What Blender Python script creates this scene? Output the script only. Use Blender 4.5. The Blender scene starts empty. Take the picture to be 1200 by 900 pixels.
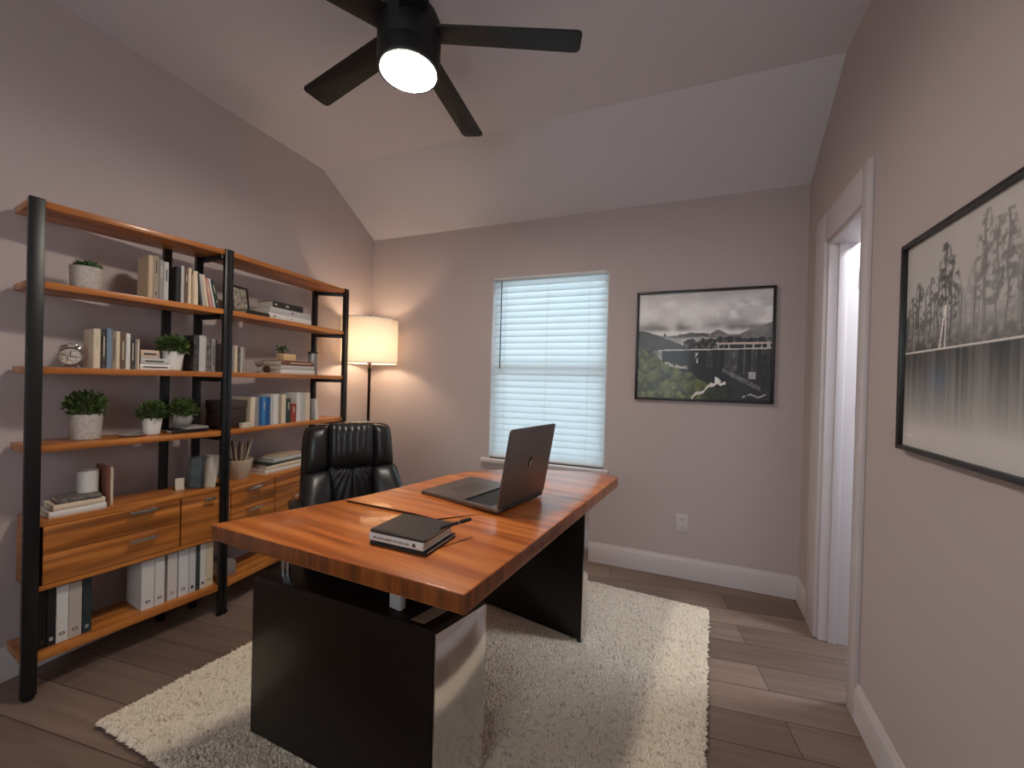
import bpy, bmesh, math, random
import numpy as np
from mathutils import Vector, Matrix
PI = math.pi
sc = bpy.context.scene
C = sc.collection

# ------------------------------------------------------------------ camera
H = 1.25
def make_camera():
    f, yaw, pitch, roll = 467.0149, -0.3734, -0.0063, 0.0259
    w = Vector((math.sin(yaw)*math.cos(pitch), math.cos(yaw)*math.cos(pitch), math.sin(pitch)))
    r = Vector((math.cos(yaw), -math.sin(yaw), 0)); u = r.cross(w)
    r2 = math.cos(roll)*r + math.sin(roll)*u; u2 = -math.sin(roll)*r + math.cos(roll)*u
    cd = bpy.data.cameras.new('camera'); cd.sensor_width = 36; cd.lens = f/1200*36
    cd.clip_start = .02
    co = bpy.data.objects.new('camera', cd); C.objects.link(co)
    m = Matrix((r2, u2, -w)).transposed().to_4x4(); m.translation = (0, 0, H)
    co.matrix_world = m
    sc.camera = co
make_camera()

# ------------------------------------------------------------------ light
SKY_STRENGTH = 4.4
FAN_STRENGTH = 185.0
LAMP_WATTS = 9.0
HALL_FILL_WATTS = 36.0
sc.view_settings.view_transform = 'Standard'
sc.view_settings.look = 'None'
sc.view_settings.gamma = 1.0
sc.view_settings.use_curve_mapping = False
sc.view_settings.exposure = -0.1
wd = bpy.data.worlds.new('overcast_sky'); sc.world = wd; wd.use_nodes = True
bg = wd.node_tree.nodes['Background']
bg.inputs[0].default_value = (0.85, 0.945, 1.0, 1); bg.inputs[1].default_value = SKY_STRENGTH

# ------------------------------------------------------------------ helpers
def lin(c):
    return tuple(((v/255)/12.92 if v/255 <= .04045 else ((v/255+.055)/1.055)**2.4) for v in c)
MATS = {}
def mat(name, rgb, rough=.5, metal=0, spec=.5, coat=0, coat_rough=.05, var=0, vscale=(20, 20, 20), bump=0, bscale=200, rgb2=None, trans=0):
    if name in MATS: return MATS[name]
    m = bpy.data.materials.new(name); m.use_nodes = True; MATS[name] = m
    nt = m.node_tree; b = nt.nodes['Principled BSDF']
    c = lin(rgb)
    b.inputs['Base Color'].default_value = (*c, 1); b.inputs['Roughness'].default_value = rough
    b.inputs['Metallic'].default_value = metal; b.inputs['Specular IOR Level'].default_value = spec
    b.inputs['Coat Weight'].default_value = coat; b.inputs['Coat Roughness'].default_value = coat_rough
    if trans: b.inputs['Transmission Weight'].default_value = trans
    tc = nt.nodes.new('ShaderNodeTexCoord')
    if var or rgb2:
        mp = nt.nodes.new('ShaderNodeMapping'); mp.inputs['Scale'].default_value = vscale
        nz = nt.nodes.new('ShaderNodeTexNoise'); nz.inputs['Scale'].default_value = 1; nz.inputs['Detail'].default_value = 5
        rp = nt.nodes.new('ShaderNodeValToRGB')
        c2 = lin(rgb2) if rgb2 else tuple(v*(1-var) for v in c)
        rp.color_ramp.elements[0].color = (*c2, 1); rp.color_ramp.elements[0].position = .35
        rp.color_ramp.elements[1].color = (*c, 1); rp.color_ramp.elements[1].position = .62
        nt.links.new(tc.outputs['Object'], mp.inputs[0]); nt.links.new(mp.outputs[0], nz.inputs['Vector'])
        nt.links.new(nz.outputs[0], rp.inputs[0]); nt.links.new(rp.outputs[0], b.inputs['Base Color'])
    if bump:
        n2 = nt.nodes.new('ShaderNodeTexNoise'); n2.inputs['Scale'].default_value = bscale; n2.inputs['Detail'].default_value = 3
        bp = nt.nodes.new('ShaderNodeBump'); bp.inputs['Strength'].default_value = bump; bp.inputs['Distance'].default_value = .002
        nt.links.new(tc.outputs['Object'], n2.inputs['Vector']); nt.links.new(n2.outputs[0], bp.inputs['Height'])
        nt.links.new(bp.outputs[0], b.inputs['Normal'])
    return m

def wood(name, light, mid, dark, axis=0, rough=.35, coat=.3, along=1.4, across=26, coat_rough=.12):
    m = bpy.data.materials.new(name); m.use_nodes = True; MATS[name] = m
    nt = m.node_tree; b = nt.nodes['Principled BSDF']; N = nt.nodes.new; L = nt.links.new
    tc = N('ShaderNodeTexCoord'); mp = N('ShaderNodeMapping')
    s = [across]*3; s[axis] = along; mp.inputs['Scale'].default_value = s
    n1 = N('ShaderNodeTexNoise'); n1.inputs['Scale'].default_value = 1; n1.inputs['Detail'].default_value = 6; n1.inputs['Distortion'].default_value = .6
    mp2 = N('ShaderNodeMapping'); s2 = [across*.22]*3; s2[axis] = along*.5; mp2.inputs['Scale'].default_value = s2
    n2 = N('ShaderNodeTexNoise'); n2.inputs['Scale'].default_value = 1; n2.inputs['Detail'].default_value = 2
    r1 = N('ShaderNodeValToRGB'); e = r1.color_ramp.elements
    e[0].color = (*lin(dark), 1); e[0].position = .3; e[1].color = (*lin(light), 1); e[1].position = .72
    k = e.new(.5); k.color = (*lin(mid), 1)
    mx = N('ShaderNodeMix'); mx.data_type = 'RGBA'; mx.blend_type = 'MULTIPLY'; mx.inputs[0].default_value = .55
    r2 = N('ShaderNodeValToRGB'); r2.color_ramp.elements[0].position = .35; r2.color_ramp.elements[0].color = (.5, .42, .38, 1); r2.color_ramp.elements[1].position = .65
    L(tc.outputs['Object'], mp.inputs[0]); L(tc.outputs['Object'], mp2.inputs[0]); L(mp.outputs[0], n1.inputs[0]); L(mp2.outputs[0], n2.inputs[0])
    L(n1.outputs[0], r1.inputs[0]); L(n2.outputs[0], r2.inputs[0]); L(r1.outputs[0], mx.inputs[6]); L(r2.outputs[0], mx.inputs[7]); L(mx.outputs[2], b.inputs['Base Color'])
    b.inputs['Roughness'].default_value = rough; b.inputs['Coat Weight'].default_value = coat; b.inputs['Coat Roughness'].default_value = coat_rough
    return m

def emit(name, rgb, strength):
    m = bpy.data.materials.new(name); m.use_nodes = True; MATS[name] = m
    b = m.node_tree.nodes['Principled BSDF']; b.inputs['Base Color'].default_value = (*lin(rgb), 1)
    b.inputs['Emission Color'].default_value = (*lin(rgb), 1); b.inputs['Emission Strength'].default_value = strength
    return m

def obj(name, bm, m, parent=None, smooth=35, loc=(0, 0, 0), rotz=0):
    me = bpy.data.meshes.new(name)
    if isinstance(bm, bmesh.types.BMesh):
        bmesh.ops.recalc_face_normals(bm, faces=bm.faces[:]) if smooth is not False else None
        bm.to_mesh(me); bm.free()
    else:
        me.from_pydata(*bm); me.update()
    for mm in (m if isinstance(m, (list, tuple)) else [m]): me.materials.append(mm)
    if smooth:
        me.polygons.foreach_set('use_smooth', [True]*len(me.polygons))
        me.set_sharp_from_angle(angle=math.radians(smooth))
    o = bpy.data.objects.new(name, me); C.objects.link(o)
    o.location = loc; o.rotation_euler = (0, 0, rotz)
    if parent: o.parent = parent
    return o
def tag(o, label, cat, group=None):
    o['label'] = label; o['category'] = cat
    if group: o['group'] = group
    return o
def thing(name, label, cat, loc=(0, 0, 0), rotz=0, group=None):
    o = bpy.data.objects.new(name, None); C.objects.link(o); o.empty_display_size = .1
    o.location = loc; o.rotation_euler = (0, 0, rotz)
    return tag(o, label, cat, group)
def struct(name, bm, m, parent=None, **k):
    o = obj(name, bm, m, parent, **k)
    if not parent: o['kind'] = 'structure'
    return o
def NB(): return bmesh.new()
def box(bm, x0, x1, y0, y1, z0, z1, bev=0, seg=2, mi=0):
    t = bmesh.new() if bev else bm
    vs = [t.verts.new(p) for p in ((x0,y0,z0),(x1,y0,z0),(x1,y1,z0),(x0,y1,z0),(x0,y0,z1),(x1,y0,z1),(x1,y1,z1),(x0,y1,z1))]
    fs = [t.faces.new([vs[i] for i in f]) for f in ((0,3,2,1),(4,5,6,7),(0,1,5,4),(1,2,6,5),(2,3,7,6),(3,0,4,7))]
    for f in fs: f.material_index = mi
    if bev:
        bmesh.ops.bevel(t, geom=t.edges[:], offset=bev, segments=seg, affect='EDGES', profile=.5)
        merge(bm, t)
    return bm
def merge(bm, t, M=None):
    if M is not None: bmesh.ops.transform(t, matrix=M, verts=t.verts[:])
    vm = {v: bm.verts.new(v.co) for v in t.verts}
    for f in t.faces:
        try:
            g = bm.faces.new([vm[v] for v in f.verts]); g.material_index = f.material_index
        except ValueError: pass
    t.free()
def prism(bm, poly, z0, z1, bev=0, mi=0, axis='z'):
    """poly extruded: axis z -> (x,y); axis x -> poly is (y,z) extruded in x; axis y -> poly (x,z)"""
    t = bmesh.new(); n = len(poly)
    def P(a, b, c): return {'z': (a, b, c), 'x': (c, a, b), 'y': (a, c, b)}[axis]
    lo = [t.verts.new(P(a, b, z0)) for a, b in poly]; hi = [t.verts.new(P(a, b, z1)) for a, b in poly]
    t.faces.new(lo[::-1]); t.faces.new(hi)
    for i in range(n): t.faces.new((lo[i], lo[(i+1) % n], hi[(i+1) % n], hi[i]))
    for f in t.faces: f.material_index = mi
    bmesh.ops.recalc_face_normals(t, faces=t.faces[:])
    if bev: bmesh.ops.bevel(t, geom=[e for e in t.edges], offset=bev, segments=2, affect='EDGES', profile=.5)
    merge(bm, t); return bm
def lathe(bm, prof, n=32, cx=0, cy=0, mi=0, M=None):
    t = bmesh.new(); rings = []
    for r, z in prof:
        if r < 1e-6: rings.append([t.verts.new((cx, cy, z))])
        else: rings.append([t.verts.new((cx+r*math.cos(2*PI*i/n), cy+r*math.sin(2*PI*i/n), z)) for i in range(n)])
    for a, b in zip(rings, rings[1:]):
        for i in range(n):
            j = (i+1) % n
            if len(a) == 1 and len(b) == 1: continue
            if len(a) == 1: f = t.faces.new((a[0], b[j], b[i]))
            elif len(b) == 1: f = t.faces.new((a[i], a[j], b[0]))
            else: f = t.faces.new((a[i], a[j], b[j], b[i]))
            f.material_index = mi
    merge(bm, t, M); return bm
def tube(bm, pts, r, n=10, mi=0):
    """round tube along pts; r a number or list"""
    t = bmesh.new(); pts = [Vector(p) for p in pts]; rings = []
    up = Vector((.013, .027, 1)).normalized()
    for i, p in enumerate(pts):
        d = (pts[min(i+1, len(pts)-1)]-pts[max(i-1, 0)]).normalized()
        a = d.cross(up); a = a.normalized() if a.length > 1e-3 else d.cross(Vector((1, 0, 0))).normalized()
        b = d.cross(a); rr = r[i] if isinstance(r, (list, tuple)) else r
        rings.append([t.verts.new(p+rr*(a*math.cos(2*PI*k/n)+b*math.sin(2*PI*k/n))) for k in range(n)])
    for A, B in zip(rings, rings[1:]):
        for k in range(n): t.faces.new((A[k], A[(k+1) % n], B[(k+1) % n], B[k]))
    t.faces.new(rings[0][::-1]); t.faces.new(rings[-1])
    for f in t.faces: f.material_index = mi
    merge(bm, t); return bm
def rot(M3, loc=(0, 0, 0)):
    m = M3.to_4x4(); m.translation = loc; return m

# ------------------------------------------------------------------ materials
M_wall = mat('wall_paint', (196, 182, 180), .85, spec=.2, bump=.06, bscale=260)
M_ceil = mat('ceiling_paint', (216, 212, 216), .9, spec=.1, bump=.08, bscale=240)
M_trim = mat('trim_paint', (212, 203, 203), .45)
M_white = mat('white_paint', (222, 222, 222), .4)
M_black = mat('black_metal', (20, 21, 23), .38, spec=.5)
M_fan = mat('fan_black', (24, 23, 24), .55)
M_chrome = mat('chrome', (225, 225, 225), .12, metal=1)
M_nickel = mat('brushed_nickel', (205, 202, 198), .28, metal=1)
M_walnut = wood('walnut_shelf', (230, 152, 74), (198, 120, 52), (138, 80, 34), 0, .38, .25)
M_walnut_dark = wood('walnut_panel', (110, 60, 30), (80, 42, 22), (52, 28, 16), 0, .45, .1)
M_desk = wood('desk_walnut', (226, 142, 70), (202, 112, 48), (150, 76, 30), 0, .35, .4, along=1.3, across=22, coat_rough=.03)
M_espresso = mat('espresso_gloss', (24, 14, 9), .4, coat=.12, spec=.3, var=.35, vscale=(3, 3, 8))
M_leather = mat('black_leather', (30, 28, 28), .36, spec=.55, bump=.12, bscale=380)
M_brass = mat('dark_bronze', (70, 52, 36), .3, metal=1)
M_concrete = mat('speckled_concrete', (196, 186, 178), .85, bump=.3, bscale=160, var=.25, vscale=(90, 90, 90))
M_ceramic = mat('white_ceramic', (226, 220, 214), .35)
M_grey_ceramic = mat('grey_glazed', (168, 162, 158), .3, var=.25, vscale=(40, 40, 40))
M_soil = mat('soil', (44, 32, 24), .95)
M_leaf = mat('leaf_green', (88, 112, 46), .5, rgb2=(34, 56, 22), vscale=(60, 60, 60))
M_succ = mat('succulent_green', (92, 118, 66), .5, rgb2=(46, 74, 34), vscale=(60, 60, 60))
M_page = mat('book_pages', (216, 204, 186), .9, var=.18, vscale=(400, 4, 4))
M_dkglass = mat('black_screen', (10, 10, 12), .12)
M_alu = mat('grey_aluminium', (122, 112, 106), .42, metal=.85)
M_key = mat('black_key', (22, 22, 24), .55)

def floor_mat():
    m = bpy.data.materials.new('floor_planks'); m.use_nodes = True; nt = m.node_tree; b = nt.nodes['Principled BSDF']
    N = nt.nodes.new; L = nt.links.new
    tc = N('ShaderNodeTexCoord'); br = N('ShaderNodeTexBrick')
    mp0 = N('ShaderNodeMapping'); mp0.inputs['Rotation'].default_value = (0, 0, -.12)
    br.inputs['Scale'].default_value = 1; br.inputs['Brick Width'].default_value = 1.05; br.inputs['Row Height'].default_value = .155
    br.inputs['Mortar Size'].default_value = .0022; br.inputs['Mortar Smooth'].default_value = .4; br.offset = .38
    br.inputs['Color1'].default_value = (*lin((150, 128, 114)), 1); br.inputs['Color2'].default_value = (*lin((112, 94, 84)), 1); br.inputs['Mortar'].default_value = (*lin((70, 58, 52)), 1)
    mp = N('ShaderNodeMapping'); mp.inputs['Scale'].default_value = (2.2, 34, 1); nz = N('ShaderNodeTexNoise'); nz.inputs['Scale'].default_value = 1; nz.inputs['Detail'].default_value = 6
    rp = N('ShaderNodeValToRGB'); rp.color_ramp.elements[0].color = (.62, .58, .55, 1); rp.color_ramp.elements[0].position = .3; rp.color_ramp.elements[1].position = .7
    mx = N('ShaderNodeMix'); mx.data_type = 'RGBA'; mx.blend_type = 'MULTIPLY'; mx.inputs[0].default_value = .7
    L(tc.outputs['Object'], mp0.inputs[0]); L(mp0.outputs[0], br.inputs['Vector']); L(mp0.outputs[0], mp.inputs[0]); L(mp.outputs[0], nz.inputs[0]); L(nz.outputs[0], rp.inputs[0])
    L(br.outputs[0], mx.inputs[6]); L(rp.outputs[0], mx.inputs[7]); L(mx.outputs[2], b.inputs['Base Color'])
    b.inputs['Roughness'].default_value = .42; b.inputs['Specular IOR Level'].default_value = .4
    return m

# ------------------------------------------------------------------ room
D, R, RA, LX, CZ, SL = 2.8301, .7522, .0515, -2.45, 2.4625, .5948
YB = -1.5
YF = 2.26; ZF = CZ+SL*(D-YF)
def rx(y): return R+RA*(y-D)
ZT = 3.0
bm = NB(); box(bm, LX-.12, 2.6, YB-.12, 4.2, -.12, 0); struct('floor', bm, floor_mat(), smooth=False)
bm = NB(); prism(bm, [(YB-.12, ZF), (YF, ZF), (D+.01, CZ-.006), (D+.2, CZ-.12), (D+.2, ZT), (YB-.12, ZT)], LX-.12, rx(D)+.16, axis='x'); struct('ceiling', bm, M_ceil, smooth=False)
bm = NB(); box(bm, LX-.12, LX, YB-.12, D+.14, 0, 2.9); struct('wall_left', bm, M_wall, smooth=False)
# back wall with a window opening
WX0, WX1, WZ0, WZ1 = -1.2905, -.4026, .652, 2.0495
bm = NB()
yb0, yb1 = D, D+.14
xr = R+.02
box(bm, LX, WX0, yb0, yb1, 0, 2.5); box(bm, WX1, xr, yb0, yb1, 0, 2.5); box(bm, WX0, WX1, yb0, yb1, 0, WZ0); box(bm, WX0, WX1, yb0, yb1, WZ1, 2.5)
struct('wall_back', bm, M_wall, smooth=False)
FX0, FX1, FZ0, FZ1 = -1.15, .35, .95, 2.2  # opening added out of view to let in fill daylight
bm = NB(); box(bm, LX, FX0, YB-.12, YB, 0, 2.9); box(bm, FX1, 1.0, YB-.12, YB, 0, 2.9); box(bm, FX0, FX1, YB-.12, YB, 0, FZ0); box(bm, FX0, FX1, YB-.12, YB, FZ1, 2.9); struct('wall_front', bm, M_wall, smooth=False)
bm = NB()
for a in ((FX0, FX0+.05, FZ0, FZ1), (FX1-.05, FX1, FZ0, FZ1), (FX0+.05, FX1-.05, FZ0, FZ0+.05), (FX0+.05, FX1-.05, FZ1-.05, FZ1), (-.425, -.375, FZ0+.05, FZ1-.05)): box(bm, a[0], a[1], YB-.09, YB-.04, a[2], a[3], bev=.004)
struct('fill_window', bm, M_white)  # frame of the added window behind the viewer
# right wall (runs slightly inward toward the viewer) with a door opening
DY0, DY1, DZ = 1.965, 2.43, 1.985
TH = .115
bm = NB()
def rwall(y0, y1, z0, z1): prism(bm, [(rx(y0), y0), (rx(y1), y1), (rx(y1)+TH, y1), (rx(y0)+TH, y0)], z0, z1)
rwall(YB, DY0, 0, 2.9); rwall(DY1, D+.14, 0, 2.9); rwall(DY0, DY1, DZ, 2.9)
struct('wall_right', bm, M_wall, smooth=False)
# door casing and jamb lining
bm = NB()
CW, CF, CH = .072, .168, .15   # near, far and head casing widths
def rstrip(bm, y0, y1, z0, z1, t0, t1):   # t = distance from the wall face into the room (+) or into the wall (-)
    prism(bm, [(rx(y0)-t1, y0), (rx(y1)-t1, y1), (rx(y1)-t0, y1), (rx(y0)-t0, y0)], z0, z1, bev=.003)
rstrip(bm, DY0-CW, DY0-.004, 0, DZ+CH, 0, .018); rstrip(bm, DY1+.004, DY1+CF, 0, DZ+CH, 0, .018); rstrip(bm, DY0-.004, DY1+.004, DZ+.004, DZ+CH, 0, .018)
rstrip(bm, DY0-.006, DY0+.016, 0, DZ, -TH-.005, .004); rstrip(bm, DY1-.016, DY1+.006, 0, DZ, -TH-.005, .004); rstrip(bm, DY0, DY1, DZ-.016, DZ+.006, -TH-.005, .004)
rstrip(bm, DY1-.028, DY1-.014, 0, DZ, -.07, -.035)
struct('trim_1', bm, M_trim)
# baseboards
BH = .135
def base_prof(t=.015): return [(0, 0), (t, 0), (t, BH-.03), (t*.75, BH-.016), (t*.45, BH-.008), (t*.4, BH), (0, BH)]
bm = NB(); prism(bm, [(D-a, z) for a, z in base_prof()], LX+.016, R-.001, axis='x'); struct('baseboard_back', bm, M_trim)
bm = NB(); prism(bm, [(LX+a, z) for a, z in base_prof()], YB, D-.016, axis='y'); struct('baseboard_left', bm, M_trim)
bm = NB()
for y0, y1 in ((YB, DY0-CW-.001), (DY1+CF+.001, D-.016)):
    t = NB(); prism(t, [(-a, z) for a, z in base_prof()], y0, y1, axis='y')
    for v in t.verts: v.co.x += rx(v.co.y)
    merge(bm, t)
struct('baseboard_right', bm, M_trim)
# hall beyond the door
M_hall = mat('hall_paint', (214, 216, 222), .8)
bm = NB(); box(bm, 2.4, 2.5, 1.2, 4.2, 0, 2.6); box(bm, rx(D)+TH+.03, 2.4, 4.1, 4.2, 0, 2.6); box(bm, .9, 2.4, 1.1, 1.2, 0, 2.6); struct('wall_hall', bm, M_hall, smooth=False)
bm = NB(); box(bm, .9, 2.5, 1.1, 4.2, 2.45, 2.6); struct('ceiling_hall', bm, M_hall, smooth=False)
hl = bpy.data.lights.new('hall_fill_light', 'AREA'); hl.energy = HALL_FILL_WATTS; hl.size = .3; hl.color = (.90, .95, 1)  # added unseen lamp, brightens the rug and room through the doorway
ho = bpy.data.objects.new('hall_fill_light', hl); ho.location = (1.42, 2.26, 2.42); C.objects.link(ho)
# door leaf swung open into the hall
dr = bpy.data.objects.new('door_1', None); C.objects.link(dr); dr['kind'] = 'structure'
dr.location = (rx(DY1)+TH+.022, DY1-.012, 0); dr.rotation_euler = (0, 0, math.radians(30))
bm = NB(); box(bm, .048, .78, .0, .035, .012, 1.965, bev=.002)
obj('door_leaf', bm, mat('door_paint', (156, 162, 172), .5), dr)
for z in (.61, 1.16, 1.80):
    bm = NB(); box(bm, -.012, .075, -.003, .003, z-.045, z+.045); lathe(bm, [(0, z-.048), (.009, z-.048), (.009, z+.048), (0, z+.048)], 12, .022, -.004)
    obj('hinge', bm, M_white, dr)
bm = NB()
lathe(bm, [(0, 0), (.028, 0), (.028, .008), (.01, .012), (.01, .04), (.024, .048), (.026, .06), (.018, .07), (0, .072)], 20, M=Matrix.Translation((.68, 0, .95)) @ Matrix.Rotation(PI/2, 4, 'X'))
obj('door_knob', bm, M_nickel, dr)

# ------------------------------------------------------------------ window
win = bpy.data.objects.new('window_1', None); C.objects.link(win); win['kind'] = 'structure'
bm = NB(); f = .04; y0, y1 = D+.075, D+.125; zm = 1.345
for a in ((WX0, WX0+f, WZ0, WZ1), (WX1-f, WX1, WZ0, WZ1), (WX0+f, WX1-f, WZ0, WZ0+f), (WX0+f, WX1-f, WZ1-f, WZ1), (WX0+f, WX1-f, zm-.025, zm+.025)):
    box(bm, a[0], a[1], y0, y1, a[2], a[3], bev=.003)
obj('window_frame', bm, M_white, win)
M_glass = bpy.data.materials.new('window_glass'); M_glass.use_nodes = True
nt = M_glass.node_tree; b = nt.nodes['Principled BSDF']; b.inputs['Base Color'].default_value = (.93, .97, 1, 1); b.inputs['Transmission Weight'].default_value = 1; b.inputs['Roughness'].default_value = 0; b.inputs['IOR'].default_value = 1.02
for nm, z0, z1 in (('pane', WZ0+f, zm-.025), ('pane', zm+.025, WZ1-f)):
    bm = NB(); box(bm, WX0+f, WX1-f, D+.098, D+.102, z0, z1); obj(nm, bm, M_glass, win, smooth=False)
bm = NB(); box(bm, WX0-.055, WX1+.03, D-.045, D+.074, WZ0-.03, WZ0, bev=.005); box(bm, WX0-.035, WX1+.015, D-.014, D, WZ0-.075, WZ0-.03, bev=.003)
obj('window_sill', bm, M_trim, win)
for x0, x1 in ((WX0, WX0+.004), (WX1-.004, WX1)):
    bm = NB(); box(bm, x0, x1, D+.001, D+.075, WZ0, WZ1); obj('jamb_liner', bm, M_white, win, smooth=False)
# blind
bl = thing('window_blind', 'white horizontal slat blind closed over the daylit window on the back wall', 'blind', ((WX0+WX1)/2, D+.035, WZ1))
bw = (WX1-WX0)/2-.012
M_slat = bpy.data.materials.new('blind_slat'); M_slat.use_nodes = True; nt = M_slat.node_tree; nt.nodes.remove(nt.nodes['Principled BSDF'])
df = nt.nodes.new('ShaderNodeBsdfDiffuse'); tl = nt.nodes.new('ShaderNodeBsdfTranslucent'); mx = nt.nodes.new('ShaderNodeMixShader'); mx.inputs[0].default_value = .5
df.inputs[0].default_value = (*lin((238, 240, 240)), 1); tl.inputs[0].default_value = (*lin((226, 236, 240)), 1)
nt.links.new(df.outputs[0], mx.inputs[1]); nt.links.new(tl.outputs[0], mx.inputs[2]); nt.links.new(mx.outputs[0], nt.nodes['Material Output'].inputs[0])
bm = NB(); n = 28; pitch = (WZ1-WZ0-.048)/n; tilt = math.radians(66)
for i in range(n):
    zc = -.024-pitch*(i+.5); seg = []
    for k in range(5):
        s = (k/4-.5)*.056; cu = .0028*(1-(2*k/4-1)**2)
        yy = -s*math.cos(tilt)+cu*math.sin(tilt)*-1; zz = s*math.sin(tilt)*-1+cu*math.cos(tilt)
        seg.append((yy, zc+zz))
    th = [(a+.0, b+.0022) for a, b in seg]
    prism(bm, seg+th[::-1], -bw, bw, axis='x')
obj('slats', bm, M_slat, bl)
bm = NB(); box(bm, -bw, bw, -.02, .028, -.022, -.002, bev=.003); box(bm, -bw-.004, bw+.004, -.034, -.028, -.018, -.001, bev=.001); obj('head_rail', bm, M_white, bl)
zb = -.024-pitch*n; bm = NB(); box(bm, -bw, bw, -.026, .026, zb-.018, zb, bev=.003); obj('bottom_rail', bm, M_white, bl)
for x in (-.33, .0, .31):
    bm = NB()
    for yy in (-.03, .027): tube(bm, [(x, yy, -.02), (x, yy, zb)], .0012, 6)
    obj('ladder_cord', bm, M_white, bl)
bm = NB(); tube(bm, [(-bw+.068, -.043, -.03), (-bw+.068, -.046, -.70)], .0042, 8); obj('tilt_wand', bm, mat('smoky_plastic', (70, 76, 80), .2), bl)

# ------------------------------------------------------------------ outlet
ol = thing('wall_outlet', 'white duplex electrical outlet on the back wall above the baseboard', 'outlet', (.109, D, .355))
bm = NB(); box(bm, -.037, .037, -.006, 0, -.06, .06, bev=.003); obj('cover_plate', bm, M_trim, ol)
for z in (.028, -.028):
    bm = NB(); prism(bm, [(.016*math.cos(a)*1.05, z+.0165*math.sin(a)) for a in [2*PI*i/16 for i in range(16)]], -.0085, -.005, axis='y')
    q = obj('receptacle', bm, M_trim, ol)
    bm = NB(); box(bm, -.008, -.0055, -.0092, -.008, z-.004, z+.006); box(bm, .0055, .008, -.0092, -.008, z-.004, z+.006); box(bm, -.002, .002, -.0092, -.008, z-.012, z-.008)
    obj('slots', bm, M_key, q, smooth=False)

# ------------------------------------------------------------------ ceiling fan
fx, fy, fz = -.953, 1.268, 2.57
fan = thing('ceiling_fan', 'black five blade ceiling fan with a lit round white lamp below', 'ceiling fan', (fx, fy, ZF))
dz = fz-ZF
bm = NB(); lathe(bm, [(0, 0), (.075, 0), (.075, -.02), (.06, -.05), (.02, -.06), (0, -.06)], 32); obj('canopy', bm, M_fan, fan)
bm = NB(); lathe(bm, [(0, -.04), (.016, -.04), (.016, dz+.07), (0, dz+.07)], 16); obj('downrod', bm, M_fan, fan)
bm = NB(); lathe(bm, [(0, dz+.10), (.03, dz+.10), (.05, dz+.08), (.105, dz+.06), (.118, dz+.03), (.118, dz-.06), (.112, dz-.085), (0, dz-.085)], 40); obj('motor_housing', bm, M_fan, fan)
bm = NB(); lathe(bm, [(0, dz-.08), (.112, dz-.08), (.118, dz-.09), (.118, dz-.145), (.113, dz-.152), (.104, dz-.152), (.104, dz-.14), (0, dz-.14)], 40); obj('light_kit', bm, M_fan, fan)
M_fanlamp = emit('lit_diffuser', (255, 243, 228), FAN_STRENGTH)
bm = NB(); lathe(bm, [(0, dz-.148), (.102, dz-.148), (.104, dz-.1525), (.09, dz-.1545), (.06, dz-.156), (0, dz-.157)], 40); obj('diffuser', bm, M_fanlamp, fan)
for k in range(5):
    a = .40674+k*2*PI/5
    bm = NB(); w = .06; r0, r1 = .10, .655
    poly = [(r0, -.05), (r1-.02, -w), (r1-.006, -w+.006), (r1, -w+.02), (r1+.006, w-.02), (r1+.001, w-.006), (r1-.012, w), (r0, .05)]
    prism(bm, poly, -.004, .004, bev=.0015)
    M = Matrix.Rotation(a, 4, 'Z') @ Matrix.Rotation(math.radians(9), 4, 'X')
    bmesh.ops.transform(bm, matrix=Matrix.Translation((0, 0, dz)) @ M, verts=bm.verts[:])
    obj('blade', bm, M_fan, fan)

# ------------------------------------------------------------------ floor lamp
lx, ly = -2.222, 2.545
lamp = thing('floor_lamp', 'slim dark floor lamp with a glowing white drum shade in the back left corner', 'floor lamp', (lx, ly, 0))
bm = NB(); lathe(bm, [(0, 0), (.13, 0), (.132, .008), (.125, .02), (.03, .028), (.014, .05), (0, .05)], 40); obj('base', bm, M_brass, lamp)
bm = NB(); lathe(bm, [(0, .03), (.0105, .03), (.0105, 1.30), (.014, 1.305), (.014, 1.325), (.0085, 1.33), (.0085, 1.37), (0, 1.37)], 20); obj('pole', bm, M_brass, lamp)
SH0, SH1, SR = 1.365, 1.712, .212
M_shade = bpy.data.materials.new('lamp_shade_linen'); M_shade.use_nodes = True; nt = M_shade.node_tree; nt.nodes.remove(nt.nodes['Principled BSDF'])
df = nt.nodes.new('ShaderNodeBsdfDiffuse'); tl = nt.nodes.new('ShaderNodeBsdfTranslucent'); mx = nt.nodes.new('ShaderNodeMixShader'); mx.inputs[0].default_value = .42
df.inputs[0].default_value = (*lin((240, 232, 220)), 1); tl.inputs[0].default_value = (*lin((252, 247, 240)), 1)
nt.links.new(df.outputs[0], mx.inputs[1]); nt.links.new(tl.outputs[0], mx.inputs[2]); nt.links.new(mx.outputs[0], nt.nodes['Material Output'].inputs[0])
bm = NB(); lathe(bm, [(SR, SH0), (SR, SH1), (SR-.002, SH1), (SR-.002, SH0), (SR, SH0)], 56); sh = obj('lamp_shade', bm, M_shade, lamp)
bm = NB(); lathe(bm, [(SR+.001, SH0-.002), (SR+.001, SH0+.006), (SR-.004, SH0+.006), (SR-.004, SH0-.002), (SR+.001, SH0-.002)], 56); q_ = obj('trim_ring', bm, M_ceramic, sh); bm = NB(); lathe(bm, [(SR+.001, SH1-.006), (SR+.001, SH1+.002), (SR-.004, SH1+.002), (SR-.004, SH1-.006), (SR+.001, SH1-.006)], 56); obj('trim_ring', bm, M_ceramic, sh)
bm = NB()
for k in range(3):
    a = k*2*PI/3+.4; tube(bm, [(.008*math.cos(a), .008*math.sin(a), SH1-.03), ((SR-.004)*math.cos(a), (SR-.004)*math.sin(a), SH1-.012)], .002, 8)
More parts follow.
